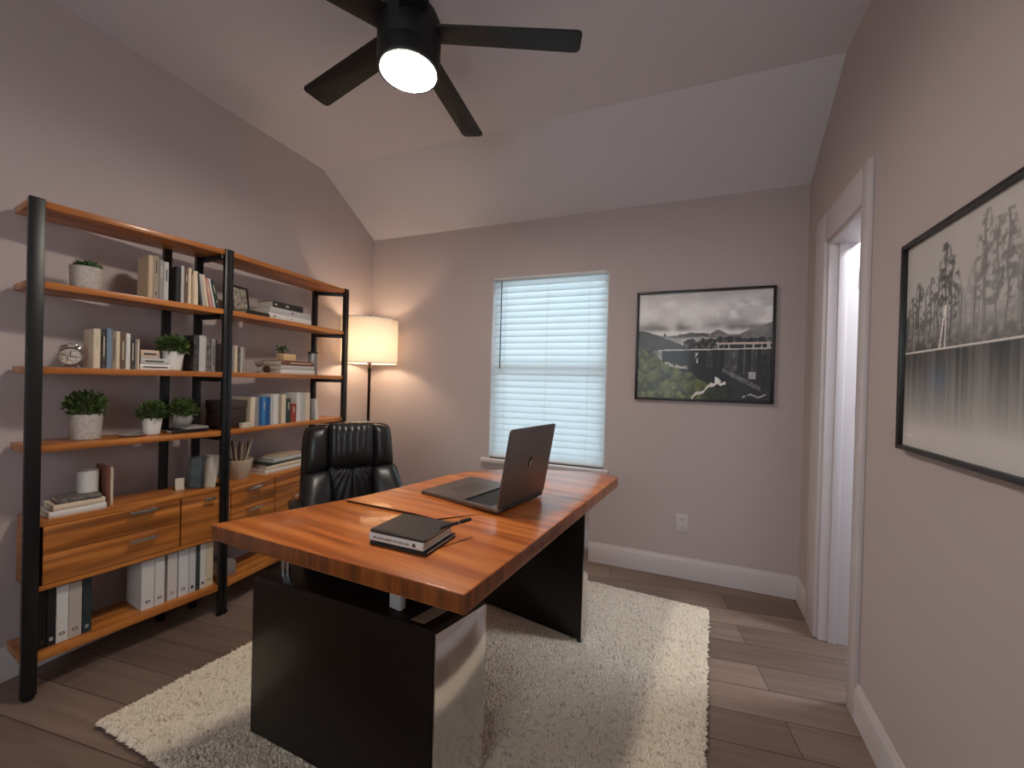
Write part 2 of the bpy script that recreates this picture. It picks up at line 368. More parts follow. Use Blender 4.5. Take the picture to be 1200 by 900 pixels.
lathe(bm, [(0, SH1-.045), (.007, SH1-.045), (.007, SH1-.01), (.016, SH1), (.018, SH1+.03), (.012, SH1+.036), (0, SH1+.036)], 20)
obj('finial', bm, M_brass, lamp)
bm = NB(); lathe(bm, [(0, 1.36), (.018, 1.36), (.018, 1.42), (.014, 1.43), (0, 1.43)], 20); obj('socket', bm, M_brass, lamp)
for s in (0,):
    bm = NB(); tube(bm, [(0, 0, 1.42), (.035, 0, 1.43), (.05, 0, 1.50), (.05, 0, SH1-.06), (.0, 0, SH1-.03)], .002, 8); tube(bm, [(0, 0, 1.42), (-.035, 0, 1.43), (-.05, 0, 1.50), (-.05, 0, SH1-.06), (.0, 0, SH1-.03)], .002, 8); obj('harp', bm, M_brass, lamp)
bm = NB(); lathe(bm, [(0, 1.425), (.014, 1.43), (.016, 1.45), (.029, 1.49), (.030, 1.51), (.022, 1.535), (0, 1.545)], 24)
lb = math.pi*4*.03*.03
obj('bulb', bm, emit('warm_bulb', (255, 226, 190), 260*LAMP_WATTS/16), lamp)
# ------------------------------------------------------------------ rug
def rug():
    rnd = np.random.RandomState(4)
    A, B, Cc, Dd = map(np.array, ((-1.83, .78), (.07, .74), (.235, 2.45), (-1.56, 2.56)))
    def P(u, v): return (A*(1-u)+B*u)*(1-v)+(Dd*(1-u)+Cc*u)*v
    root = thing('area_rug', 'cream shaggy wool rug lying under the desk on the plank floor', 'rug', (-.8, 1.6, 0))
    o = np.array((-.8, 1.6))
    M_rugb = mat('rug_backing', (150, 136, 120), .95)
    bm = NB(); prism(bm, [tuple(p-o) for p in (A, B, Cc, Dd)], .001, .012); obj('backing', bm, M_rugb, root, smooth=False)
    m = bpy.data.materials.new('rug_wool'); m.use_nodes = True; nt = m.node_tree; b = nt.nodes['Principled BSDF']
    tc = nt.nodes.new('ShaderNodeTexCoord'); nz = nt.nodes.new('ShaderNodeTexNoise'); nz.inputs['Scale'].default_value = 60; nz.inputs['Detail'].default_value = 4
    rp = nt.nodes.new('ShaderNodeValToRGB'); e = rp.color_ramp.elements
    e[0].position = .24; e[0].color = (*lin((176, 158, 136)), 1); e[1].position = .46; e[1].color = (*lin((236, 224, 206)), 1)
    nt.links.new(tc.outputs['Object'], nz.inputs[0]); nt.links.new(nz.outputs[0], rp.inputs[0]); nt.links.new(rp.outputs[0], b.inputs['Base Color'])
    b.inputs['Roughness'].default_value = 1; b.inputs['Specular IOR Level'].default_value = .1
    nu, nv = 300, 270
    uu, vv = np.meshgrid((np.arange(nu)+.5)/nu, (np.arange(nv)+.5)/nv)
    u = (uu+rnd.uniform(-.5, .5, uu.shape)/nu).ravel(); v = (vv+rnd.uniform(-.5, .5, uu.shape)/nv).ravel()
    # edge tufts that hang outward
    ne = 420
    t = rnd.uniform(0, 1, (4, ne))
    u = np.concatenate([u, t[0], t[1], np.full(ne, .001), np.full(ne, .999)]); v = np.concatenate([v, np.full(ne, .001), np.full(ne, .999), t[2], t[3]])
    p = (A*(1-u)[:, None]+B*u[:, None])*(1-v)[:, None]+(Dd*(1-u)[:, None]+Cc*u[:, None])*v[:, None]-o
    n = len(u); ang = rnd.uniform(0, 2*PI, n); edge = np.arange(n) >= nu*nv
    clump = .5+.5*np.sin(p[:, 0]*23+np.sin(p[:, 1]*17)*2)*np.sin(p[:, 1]*21+np.cos(p[:, 0]*19)*2)
    lean = rnd.uniform(.003, .011, n); hgt = rnd.uniform(.010, .016, n)+.004*clump; w = rnd.uniform(.0045, .0068, n)
    d = np.stack([np.cos(ang), np.sin(ang)], 1)
    out = p-p.mean(0); 
    eo = np.zeros((n, 2)); eo[nu*nv:nu*nv+ne] = (0, -1); eo[nu*nv+ne:nu*nv+2*ne] = (0, 1); eo[nu*nv+2*ne:nu*nv+3*ne] = (-1, 0); eo[nu*nv+3*ne:] = (1, 0)
    d[edge] = d[edge]*.5+eo[edge]; lean[edge] = rnd.uniform(.004, .014, edge.sum()); w[edge] = .008
    hgt[edge] *= .6
    V = []; rings = 4
    a0 = rnd.uniform(0, 2*PI, n)
    for lev, (sc_, zz) in enumerate(((1, 0), (.85, .6))):
        for k in range(rings):
            a = a0+k*2*PI/rings
            q = np.stack([p[:, 0]+w*sc_*np.cos(a)+d[:, 0]*lean*zz**1.6, p[:, 1]+w*sc_*np.sin(a)+d[:, 1]*lean*zz**1.6, .010+hgt*zz], 1); V.append(q)
    V.append(np.stack([p[:, 0]+d[:, 0]*lean, p[:, 1]+d[:, 1]*lean, .010+hgt], 1))
    verts = np.concatenate(V).tolist(); F = []
    idx = np.arange(n)
    quads = np.concatenate([np.stack([idx+k*n, idx+((k+1) % 4)*n, idx+(4+(k+1) % 4)*n, idx+(4+k)*n], 1) for k in range(4)]).tolist()
    tris = np.concatenate([np.stack([idx+(4+k)*n, idx+(4+(k+1) % 4)*n, idx+8*n], 1) for k in range(4)]).tolist()
    pl = obj('pile', (verts, [], quads+tris), m, root, smooth=None)
    pl.data.polygons.foreach_set('use_smooth', [True]*len(pl.data.polygons))
    pl['kind'] = 'stuff'
rug()

# ------------------------------------------------------------------ desk
DR = math.radians(-8); DO = Vector((-.8, 1.5))
def dl(p):   # world xy -> desk xy
    v = Vector(p)-DO; c, s = math.cos(-DR), math.sin(-DR); return (c*v.x-s*v.y, s*v.x+c*v.y)
ZD = .76
desk = thing('executive_desk', 'large glossy walnut desk on dark espresso panel legs standing on the cream rug', 'desk', (DO.x, DO.y, 0), DR)
outline = [(-1.372, .852), (-.421, .812), (-.233, 2.167), (-.33, 2.215), (-.47, 2.205), (-.63, 2.163), (-.80, 2.085), (-.915, 1.99), (-1.0, 1.90), (-1.05, 1.76), (-1.092, 1.56), (-1.128, 1.40)]
bm = NB(); prism(bm, [dl(p) for p in outline], .71, ZD, bev=.003); bm.normal_update()
for f_ in bm.faces:
    if abs(f_.normal.z) < .3: f_.material_index = 1
M_dedge = wood('desk_edge_veneer', (172, 96, 40), (140, 74, 28), (92, 46, 18), 2, .35, .3, along=2, across=34)
obj('desk_top', bm, [M_desk, M_dedge], desk, smooth=50)
# raised writing panel on the far half, with a dark front lip
pad = [(-1.128, 1.225), (-.843, 1.207), (-.74, 1.195), (-.62, 1.33), (-.47, 1.72), (-.55, 1.95), (-.80, 1.93), (-.95, 1.87), (-1.02, 1.78), (-1.072, 1.56), (-1.115, 1.40)]
pad = [(-1.163, 1.222)]+pad[1:]
bm = NB(); P = [dl(p) for p in pad]; t = NB()
lo = [t.verts.new((x, y, ZD-.001)) for x, y in P]; hi = [t.verts.new((x, y, ZD+(.008 if i in (0, 1, 9, 10, 8, 7) else (.0055 if i in (2, 6) else .0006)))) for i, (x, y) in enumerate(P)]
t.faces.new(lo[::-1])
cv = t.verts.new((dl((-.85, 1.55))[0], dl((-.85, 1.55))[1], ZD+.0085))
for i in range(len(P)):
    j = (i+1) % len(P); t.faces.new((lo[i], lo[j], hi[j], hi[i])); t.faces.new((hi[i], hi[j], cv))
t.normal_update()
for f_ in t.faces:
    if abs(f_.normal.z) < .5: f_.material_index = 1
merge(bm, t)
obj('writing_panel', bm, [M_desk, mat('dark_edge', (58, 32, 20), .4)], desk, smooth=20)
ped = [(-1.31, .953), (-.578, .935), (-.515, 1.135), (-1.25, 1.16)]
def inset(poly, d):
    c = [sum(p[i] for p in poly)/len(poly) for i in (0, 1)]; return [(p[0]+(c[0]-p[0])*d, p[1]+(c[1]-p[1])*d) for p in poly]
bm = NB()
# pedestal: extrude a round-topped front profile backwards
def panel(bm, fl, fr, br, bl_, z0, z1, rr):
    prof = []
    for i in range(7):
        a = PI-i*PI/12; prof.append((rr+rr*math.cos(a), z1-rr+rr*math.sin(a)))
    W = (Vector(fr)-Vector(fl)).length
    top = [(s, z) for s, z in prof]+[(W-s, z) for s, z in prof[::-1]]
    ring = [(0, z0)]+top+[(W, z0)]
    t = NB(); F = [t.verts.new((fl[0]+(fr[0]-fl[0])*s/W, fl[1]+(fr[1]-fl[1])*s/W, z)) for s, z in ring]; Bk = [t.verts.new((bl_[0]+(br[0]-bl_[0])*s/W, bl_[1]+(br[1]-bl_[1])*s/W, z)) for s, z in ring]
    t.faces.new(F); t.faces.new(Bk[::-1]); n = len(ring)
    for i in range(n): t.faces.new((F[i], Bk[i], Bk[(i+1) % n], F[(i+1) % n]))
    bmesh.ops.recalc_face_normals(t, faces=t.faces[:]); bmesh.ops.bevel(t, geom=[e for e in t.edges if len(e.link_faces) == 2 and e.calc_face_angle(0) > 1.2], offset=.003, segments=2, affect='EDGES', profile=.5)
    merge(bm, t)
Q = [dl(p) for p in ped]
panel(bm, Q[0], Q[1], Q[2], Q[3], .022, .565, .02)
obj('pedestal_panel', bm, M_espresso, desk)
# polished end band of the pedestal
bm = NB(); v = Vector(Q[2])-Vector(Q[1]); nrm = Vector((v.y, -v.x)).normalized()
pts = [Vector(Q[1])+nrm*.001+v*.02, Vector(Q[1])+nrm*.008+v*.02, Vector(Q[1])+nrm*.008+v*.98, Vector(Q[1])+nrm*.001+v*.98]
prism(bm, [tuple(p) for p in pts], .022, .556, bev=.002)
obj('chrome_end_band', bm, M_chrome, desk)['label'] = 'polished metal end band'
bm = NB(); e0, e1 = Vector(Q[1]), Vector(Q[0]); d_ = (e1-e0).normalized()
a_ = e0+d_*.045+v*.08; prism(bm, [tuple(a_), tuple(a_+v*.82), tuple(a_+v*.82+d_*.045), tuple(a_+d_*.045)], .563, .567); obj('top_plate', bm, mat('satin_bronze_plate', (178, 150, 128), .35, metal=.6), desk)
fp = [(-.935, 2.0), (-.355, 1.88), (-.342, 1.935), (-.922, 2.058)]
bm = NB(); prism(bm, [dl(p) for p in fp], .03, .71, bev=.003); obj('end_panel', bm, M_espresso, desk)
bm = NB(); Q2 = [dl(p) for p in fp]; v2 = Vector(Q2[2])-Vector(Q2[1]); n2 = Vector((v2.y, -v2.x)).normalized()
pts = [Vector(Q2[1])+n2*.0005+v2*.05, Vector(Q2[1])+n2*.005+v2*.05, Vector(Q2[1])+n2*.005+v2*.95, Vector(Q2[1])+n2*.0005+v2*.95]
prism(bm, [tuple(p) for p in pts], .03, .70); obj('metal_edge_strip', bm, M_chrome, desk)
bm = NB(); c = Vector(Q2[1]); box(bm, c.x-.02, c.x+.002, c.y+.004, c.y+.05, .018, .035, bev=.002); obj('foot', bm, M_black, desk); bm = NB(); box(bm, Q2[0][0]+.004, Q2[0][0]+.03, Q2[0][1]+.004, Q2[0][1]+.05, .018, .035, bev=.002); obj('foot', bm, M_black, desk)
ap = [(-1.22, 1.075), (-.60, 1.06), (-.585, 1.115), (-1.205, 1.13)]
bm = NB(); prism(bm, [dl(p) for p in ap], .562, .712, bev=.002); obj('shade_apron', bm, M_black, desk)  # black apron standing in for the shade beneath the desk top
bm = NB(); bb = [(-1.0, 1.12), (-.72, 1.12), (-.60, 1.95), (-.86, 2.0)]; prism(bm, [dl(p) for p in bb], .655, .712, bev=.002); obj('support_beam', bm, M_black, desk)
for (x, y) in ((-1.214, .992), (-1.198, .997)):
    bm = NB(); q = dl((x, y)); lathe(bm, [(0, .56), (.0075, .56), (.0075, .712), (0, .712)], 16, q[0], q[1]); obj('support_post', bm, M_chrome, desk)
bm = NB(); q = dl((-.738, .99)); box(bm, q[0]-.023, q[0]+.023, q[1]-.012, q[1]+.012, .561, .712, bev=.003); lk = obj('lock_post', bm, mat('satin_steel', (214, 212, 210), .4, metal=.45), desk)
bm = NB(); lathe(bm, [(0, 0), (.008, 0), (.008, .004), (.006, .005), (0, .005)], 20, M=Matrix.Translation((q[0], q[1]-.012, .625)) @ Matrix.Rotation(PI/2, 4, 'X')); box(bm, q[0]-.001, q[0]+.001, q[1]-.0185, q[1]-.016, .618, .632); obj('lock_cylinder', bm, M_chrome, lk)

# ------------------------------------------------------------------ laptop
LA = math.radians(76.8)
ltp = thing('laptop', 'open grey laptop on the desk with its screen turned toward the leather chair', 'laptop', (-.526, 1.4915, .7685), LA)
LW, LD = .332, .408
def rrect(x0, x1, y0, y1, r, n=5):
    P = []
    for cx, cy, a0 in ((x1-r, y1-r, 0), (x0+r, y1-r, PI/2), (x0+r, y0+r, PI), (x1-r, y0+r, 3*PI/2)):
        for i in range(n+1): P.append((cx+r*math.cos(a0+PI/2*i/n), cy+r*math.sin(a0+PI/2*i/n)))
    return P
bm = NB(); prism(bm, rrect(-LW/2, LW/2, 0, LD, .014), 0, .013, bev=.002); base = obj('laptop_base', bm, M_alu, ltp)
bm = NB(); box(bm, -LW/2+.022, LW/2-.022, .045, .18, .0128, .0134); kb = obj('keyboard_deck', bm, M_key, base)
kk = NB(); M_cap = mat('keycap', (34, 33, 34), .5)
for r_ in range(6):
    nk = 14; y = .052+r_*.0212
    if r_ == 5: continue
    for c_ in range(nk):
        x = -LW/2+.027+c_*(LW-.054)/nk; box(kk, x, x+(LW-.054)/nk-.0028, y+.0212, y+.0212+.018, .0134, .0146, bev=.0008, seg=1)
sp = -.09
for x0, x1 in ((-.139, -.12), (-.118, -.099), (-.097, -.06), (-.058, .06), (.062, .097), (.099, .139)):
    box(kk, x0, x1, .158+.002, .176, .0134, .0146, bev=.0008, seg=1)
obj('keys', kk, M_cap, base)
bm = NB(); prism(bm, rrect(-.075, .075, .215, .325, .006), .0125, .0134); obj('trackpad', bm, mat('trackpad_glass', (92, 84, 80), .3, metal=.5), base)
tl_ = math.radians(10)
lid = NB(); prism(lid, rrect(-LW/2, LW/2, 0, .302, .012), -.003, .004, bev=.0015)
# lid local: x along hinge, y up the lid, z toward the screen side (front)
ML = Matrix(((1, 0, 0), (0, -math.sin(tl_), math.cos(tl_)), (0, math.cos(tl_), math.sin(tl_)))).to_4x4(); ML.translation = (0, .004, .012)
bmesh.ops.transform(lid, matrix=ML, verts=lid.verts[:]); lo_ = obj('laptop_lid', lid, M_alu, ltp)
bm = NB(); box(bm, -LW/2+.006, LW/2-.006, .012, .296, .0038, .0046); bmesh.ops.transform(bm, matrix=ML, verts=bm.verts[:]); obj('screen', bm, M_dkglass, lo_, smooth=False)
# small dark emblem on the outside of the lid: a slanted rounded lozenge with its highlight built in as a pale right half
bm = NB(); P = [(.005+.010*math.cos(a)+.003*math.sin(a), .158+.021*math.sin(a)) for a in [2*PI*i/24 for i in range(24)]]; prism(bm, P, -.0038, -.0028); bmesh.ops.transform(bm, matrix=ML, verts=bm.verts[:]); obj('emblem', bm, M_dkglass, lo_)
bm = NB(); P = [(.009+.0045*math.cos(a)+.003*math.sin(a), .152+.013*math.sin(a)) for a in [2*PI*i/20 for i in range(20)]]; prism(bm, P, -.0043, -.0036); bmesh.ops.transform(bm, matrix=ML, verts=bm.verts[:]); obj('emblem_highlight', bm, M_nickel, lo_)
bm = NB(); tube(bm, [(-LW/2+.03, .001, .009), (LW/2-.03, .001, .009)], .006, 12); obj('hinge', bm, M_key, ltp)

# ------------------------------------------------------------------ books
PAGE_CACHE = {}
def book_parts(root, t, h, d, m, flat=False, pages=M_page, spine=None, bt=.0022):
    """upright: thickness along x, spine at y=0, height along z, origin at lower left front corner"""
    def mp(bm):
        if flat:
            for v in bm.verts: v.co = Vector((v.co.z-h/2, v.co.y-d/2, v.co.x))
        return bm
    bm = NB(); box(bm, 0, bt, 0, d, 0, h, bev=.0006, seg=1); box(bm, t-bt, t, 0, d, 0, h, bev=.0006, seg=1)
    prism(bm, [(bt*.5, 0), (t*.25, -.0025), (t*.75, -.0025), (t-bt*.5, 0), (t-bt*.5, bt), (bt*.5, bt)], 0, h)
    c = obj('cover', mp(bm), m, root)
    bm = NB(); box(bm, bt, t-bt, bt, d-.003, .003, h-.003); obj('page_block', mp(bm), pages, root, smooth=False)
    if spine:
        for (z0, z1) in spine[1]:
            bm = NB(); box(bm, t*.38, t*.62, -.0029, -.002, h*z0, h*z1); obj('spine_label', mp(bm), spine[0], c, smooth=False)
BC = dict(tan=(196, 172, 142), cream=(222, 204, 178), white=(222, 218, 212), ltgrey=(190, 188, 186), grey=(146, 142, 140), dk=(48, 46, 46), black=(26, 26, 28), blue=(126, 142, 164), bright=(56, 124, 184), deep=(34, 84, 140),
          brown=(104, 82, 66), taupe=(158, 142, 126), pink=(196, 140, 132), blush=(206, 180, 160), green=(38, 50, 46), dgreen=(44, 66, 62), red=(150, 62, 48), rose=(122, 74, 62), patt=(126, 118, 112), dkpatt=(84, 80, 78))
def bmat(k):
    if k in ('patt', 'dkpatt'): return mat('cover_'+k, BC[k], .7, rgb2=tuple(int(v*.5) for v in BC[k]), vscale=(120, 120, 60))
    return mat('cover_'+k, BC[k], .6)
M_ink = mat('spine_ink', (60, 54, 50), .6); M_gilt = mat('spine_pale', (200, 186, 160), .6); M_grn = mat('spine_green_plate', (96, 130, 120), .6)
X3 = [Vector((-2.22, .734)), Vector((-2.135, 1.386)), Vector((-2.21, 2.274))]
UN = []
for i in (0, 1):
    d = (X3[i+1]-X3[i]); L_ = d.length; d.normalize(); UN.append((X3[i], d, Vector((-d.y, d.x)), L_, math.atan2(d.y, d.x)))
ZS = dict(top=1.89, s2=1.585, s3=1.26, s4=.957, cab=.665, cabb=.398, bot=.16)
def up(i, u, v, z): 
    o, d, n, L_, a = UN[i]; p = o+d*u+n*v; return (p.x, p.y, z)
def book(i, u, v, z, t, h, d, col, label, group, lean=0, spine=None, pages=None):
    r = thing('book', label, 'book', up(i, u, v, z), UN[i][4], group); r.rotation_euler = (0, math.radians(lean), UN[i][4])
    book_parts(r, t, h, d, bmat(col), False, pages or M_page, spine); return r
def flat(i, u, v, z, t, wdt, d, col, label, group, yaw=0, spine=None, name='book', cat='book'):
    r = thing(name, label, cat, up(i, u, v+d/2, z), UN[i][4]+math.radians(yaw), group)
    book_parts(r, t, wdt, d, bmat(col), True, M_page, spine); return r

# ------------------------------------------------------------------ shelving units
def bar_handle(parent, u, z, ln, v):
    bm = NB(); box(bm, u-ln/2, u+ln/2, v-.026, v-.014, z-.006, z+.006, bev=.002)
    for s in (-1, 1): box(bm, u+s*(ln/2-.012)-.004, u+s*(ln/2-.012)+.004, v-.016, v, z-.004, z+.004)
    obj('handle', bm, M_nickel, parent)
DP = .212
def unit(i, label, posts, rears, drawers):
    o, d, n, L_, a = UN[i]
    r = thing('shelving_unit', label, 'shelving unit', (o.x, o.y, 0), a, 'walnut and black metal shelving units')
    ul = -.012 if i == 0 else .004; ur = L_-.004 if i == 0 else L_+.012
    def miter(bm):
        for v in bm.verts:
            if i == 0 and v.co.x > L_-.07: v.co.x -= .11*max(0, v.co.y)
            if i == 1 and v.co.x < .07: v.co.x += .11*max(0, v.co.y)
        return bm
    for k in ('top', 's2', 's3', 's4'):
        bm = NB(); box(bm, ul, ur, 0, DP, ZS[k]-.026, ZS[k], bev=.002); obj('shelf', miter(bm), M_walnut, r)
    bm = NB(); box(bm, ul, ur, 0, DP, ZS['bot']-.032, ZS['bot'], bev=.002); obj('bottom_shelf', miter(bm), M_walnut, r)
    bm = NB(); box(bm, ul+.02, ur-.004, .004, DP, ZS['cab']-.02, ZS['cab'], bev=.002)
    box(bm, ul+.02, ul+.034, .004, DP, ZS['cabb'], ZS['cab']-.02); box(bm, ur-.018, ur-.004, .004, DP, ZS['cabb'], ZS['cab']-.02); box(bm, ul+.02, ur-.004, .004, DP, ZS['cabb'], ZS['cabb']+.018); box(bm, ul+.034, ur-.018, DP-.008, DP, ZS['cabb'], ZS['cab']-.02)
    obj('cabinet_case', miter(bm), M_walnut, r)
    for (u0, u1, z0, z1, hs) in drawers:
        bm = NB(); box(bm, u0, u1, .001, .02, z0, z1, bev=.0015); box(bm, u0+.022, u1-.022, .02, DP-.02, z0+.006, z1-.01); dr_ = obj('drawer', bm, M_walnut, r)
        for (hu, hz, hl_) in hs: bar_handle(dr_, hu, hz, hl_, .001)
    for (u, w) in posts:
        bm = NB(); box(bm, u-w/2, u+w/2, -.008, .016, .012, ZS['top']+.004, bev=.002); lathe(bm, [(0, 0), (.014, 0), (.016, .004), (.016, .012), (0, .012)], 16, u, -.002); obj('front_post', bm, M_black, r)
    for u in rears:
        bm = NB(); box(bm, u-.016, u+.016, DP-.03, DP-.002, 0, ZS['top']-.02, bev=.002); obj('rear_post', bm, M_black, r)
    for u in ((L_-.018,) if i == 0 else (L_,)):
        for k in ('top', 's2', 's3', 's4'):
            bm = NB(); ub = u if i == 0 else .80; prism(bm, [(u-.010, .012), (u+.010, .012), (ub+.010, DP-.004), (ub-.010, DP-.004)], ZS[k]-.05, ZS[k]-.027, bev=.001); obj('side_rail', miter(bm), M_black, r)
    return r
unit(0, 'left walnut and black metal shelving unit with one wide and one narrow drawer stack', [(.005, .041), (UN[0][3]-.010, .02)], [.472, .608],
     [(.036, .470, .537, .643, [(.330, .629, .097)]), (.036, .470, .419, .534, [(.332, .502, .097)]), (.476, .634, .419, .643, [(.588, .62, .046)])])
unit(1, 'right walnut and black metal shelving unit partly hidden behind the leather chair', [(.0115, .02), (UN[1][3], .040)], [.80],
     [(.042, .310, .532, .643, [(.166, .622, .082)]), (.042, .310, .419, .529, [(.168, .506, .082)]), (.318, .62, .577, .643, []), (.318, .62, .419, .573, [(.49, .498, .112)]), (.628, .87, .419, .643, [(.75, .60, .1)])])

# ------------------------------------------------------------------ plants
def plant(i, u, v, z, pot, potmat, fol, n, label, leafmat=M_leaf, leaf=.02, group='small potted plants on the shelves', fz=None, seed=1, flatten=1.0):
    """pot: profile list; fol = (radius, centre height, vertical radius)"""
    r = thing('potted_plant', label, 'plant', up(i, u, v, z), UN[i][4], group)
    bm = NB(); lathe(bm, pot, 36); obj('pot', bm, potmat, r)
    top = max(p[1] for p in pot); rt = max(p[0] for p in pot if p[1] > top-.012)
    bm = NB(); lathe(bm, [(0, top-.014), (rt-.006, top-.014), (rt-.006, top-.010), (0, top-.006)], 24); obj('soil', bm, M_soil, r)
    rnd = random.Random(seed); R_, zc, rz = fol; V, F = [], []
    for k in range(n):
        th = rnd.uniform(0, 2*PI); ph = math.acos(rnd.uniform(-.6, 1)); q = rnd.uniform(.55, 1.0)
        dv = Vector((math.sin(ph)*math.cos(th), math.sin(ph)*math.sin(th), math.cos(ph)))
        p = Vector((dv.x*R_*q, dv.y*R_*q, zc+dv.z*rz*q))
        if p.z < top-.006: p.z = top-.006+rnd.random()*.01
        dirn = (dv+Vector((rnd.uniform(-.7, .7), rnd.uniform(-.7, .7), rnd.uniform(-.3, .8)))).normalized()
        s = dirn.cross(Vector((rnd.uniform(-1, 1), rnd.uniform(-1, 1), rnd.uniform(-1, 1)))).normalized(); nn = dirn.cross(s)
        l = leaf*rnd.uniform(.7, 1.25); w = l*.26; b0 = len(V)
        V += [p-dirn*l*.4, p+s*w+nn*w*.3, p+dirn*l*.6, p-s*w+nn*w*.3, p+dirn*l*.1-nn*w*.2]
        F += [(b0, b0+1, b0+4), (b0+1, b0+2, b0+4), (b0+2, b0+3, b0+4), (b0+3, b0, b0+4)]
    obj('foliage', ([tuple(v) for v in V], [], F), leafmat, r, smooth=None)
    bm = NB()
    for k in range(9):
        a = k*2.4; tube(bm, [(.3*rt*math.cos(a), .3*rt*math.sin(a), top-.01), (.6*R_*math.cos(a), .6*R_*math.sin(a), zc+rz*.4)], .0013, 5)
    obj('stems', bm, M_leaf, r)
def potprof(rb, rt, h, w=.005): return [(0, 0), (rb-.004, 0), (rb, .004), (rt, h-.002), (rt-.001, h), (rt-w+.001, h), (rt-w, h-.003), (rb-w, .012), (0, .012)]
S2, S3, S4, CB, BT = ZS['s2'], ZS['s3'], ZS['s4'], ZS['cab'], ZS['bot']
G = 'vertical books on the '
plant(0, .163, .10, S2, potprof(.046, .05, .098), M_concrete, (.04, .098, .024), 90, 'speckled concrete pot with a low succulent on the second highest shelf', M_succ, .028, seed=3)
plant(0, .452, .062, S3, potprof(.032, .044, .092), M_ceramic, (.066, .115, .060), 560, 'bushy green plant in a tall white tapered pot between books on the middle shelf', seed=4)
plant(0, .172, .11, S4, potprof(.047, .053, .108), M_concrete, (.067, .140, .070), 620, 'bushy green plant in the largest speckled stone pot', seed=5)
plant(0, .386, .085, S4, potprof(.029, .038, .078), M_ceramic, (.054, .102, .062), 460, 'bushy green plant in a small smooth white pot beside the flat dish', seed=6)
bowl = [(0, 0), (.022, 0), (.026, .003), (.038, .016), (.044, .034), (.042, .054), (.038, .06), (.035, .058), (.038, .04), (.03, .02), (0, .012)]

# ------------------------------------------------------------------ left unit, second shelf
g = 'books on the second highest shelf, left unit'
v0 = .03
for u, t, h, dd, col, lean, lab, spn in (
    (.343, .018, .196, .115, 'tan', 0, 'tan hardback with a wide visible front cover, leftmost in the top book row', None),
    (.362, .019, .198, .13, 'taupe', 0, 'taupe book right beside the tan hardback in the top book row', (M_ink, [(.1, .16), (.6, .9)])),
    (.382, .017, .186, .13, 'grey', 0, 'grey book third from the left in the top book row', (M_gilt, [(.55, .85)])),
    (.400, .018, .181, .13, 'ltgrey', 0, 'pale grey book fourth from the left, before the gap in the top book row', (M_ink, [(.5, .8)])),
    (.446, .019, .172, .12, 'black', 0, 'black book with its dark front cover showing, after the gap in the top book row', None),
    (.466, .013, .180, .13, 'ltgrey', 0, 'thin light grey book between the black book and the brown book, top row', None),
    (.480, .014, .176, .13, 'brown', 0, 'brown book between light grey and cream books, top row', (M_gilt, [(.6, .8)])),
    (.495, .013, .177, .13, 'cream', 0, 'cream book just right of the brown book, top row', None),
    (.510, .007, .150, .13, 'tan', 0, 'very thin short tan book between two cream books, top row', None),
    (.519, .019, .168, .13, 'cream', -1, 'thick cream book beside the leaning books, top row', None),
    (.545, .011, .162, .13, 'dk', -6, 'dark thin leaning book, leftmost of the leaning group, top row', None),
    (.557, .011, .160, .13, 'ltgrey', -7, 'pale grey leaning book between dark and cream ones, top row', None),
    (.571, .013, .160, .13, 'cream', -8, 'cream leaning book left of the pink one, top row', None),
    (.588, .015, .147, .13, 'pink', -10, 'dusty pink leaning book on the second highest shelf', (M_gilt, [(.5, .8)])),
    (.606, .009, .148, .13, 'white', -11, 'white thin leaning book between the pink and dark green books, top row', None),
    (.619, .015, .141, .13, 'green', -12, 'dark green leaning book at the right end of the top book row', (M_gilt, [(.2, .3), (.55, .85)]))):
    book(0, u, v0, S2, t, h, dd, col, lab, g, lean, spn)

# ------------------------------------------------------------------ left unit, third shelf
r = thing('desk_clock', 'round silver twin bell clock at the left end of the middle shelf', 'clock', up(0, .120, .085, S3), UN[0][4]-.35)
bm = NB(); lathe(bm, [(0, -.022), (.026, -.022), (.036, -.012), (.038, .0), (.038, .012), (.034, .018), (.031, .014), (0, .014)], 36, M=Matrix.Translation((0, 0, .045)) @ Matrix.Rotation(PI/2, 4, 'X')); obj('clock_case', bm, M_nickel, r)
M_face = mat('clock_face', (226, 218, 208), .25, rgb2=(150, 136, 118), vscale=(90, 90, 90))
bm = NB(); lathe(bm, [(0, .0145), (.030, .0145), (.030, .0150), (0, .0150)], 36, M=Matrix.Translation((0, 0, .045)) @ Matrix.Rotation(PI/2, 4, 'X')); q = obj('clock_face', bm, M_face, r)
bm = NB(); box(bm, -.0012, .0012, -.0165, -.0155, .043, .066); box(bm, -.002, .016, -.0165, -.0155, .0435, .0465); obj('clock_hands', bm, M_key, q)
for s in (-1, 1):
    bm = NB(); lathe(bm, [(0, .014), (.008, .012), (.014, .004), (.015, 0), (.013, 0), (0, .006)], 20, M=Matrix.Translation((s*.02, 0, .078)) @ Matrix.Rotation(s*.5, 4, 'Y')); obj('bell', bm, M_nickel, r)
bm = NB(); tube(bm, [(-.016, 0, .091), (-.01, 0, .098), (.01, 0, .098), (.016, 0, .091)], .002, 8); obj('top_handle', bm, M_nickel, r)
for s in (-1, 1):
    bm = NB(); tube(bm, [(s*.016, 0, .014), (s*.024, 0, .0)], [.004, .003], 8); obj('foot', bm, M_nickel, r)
g = 'books on the middle shelf, left unit'
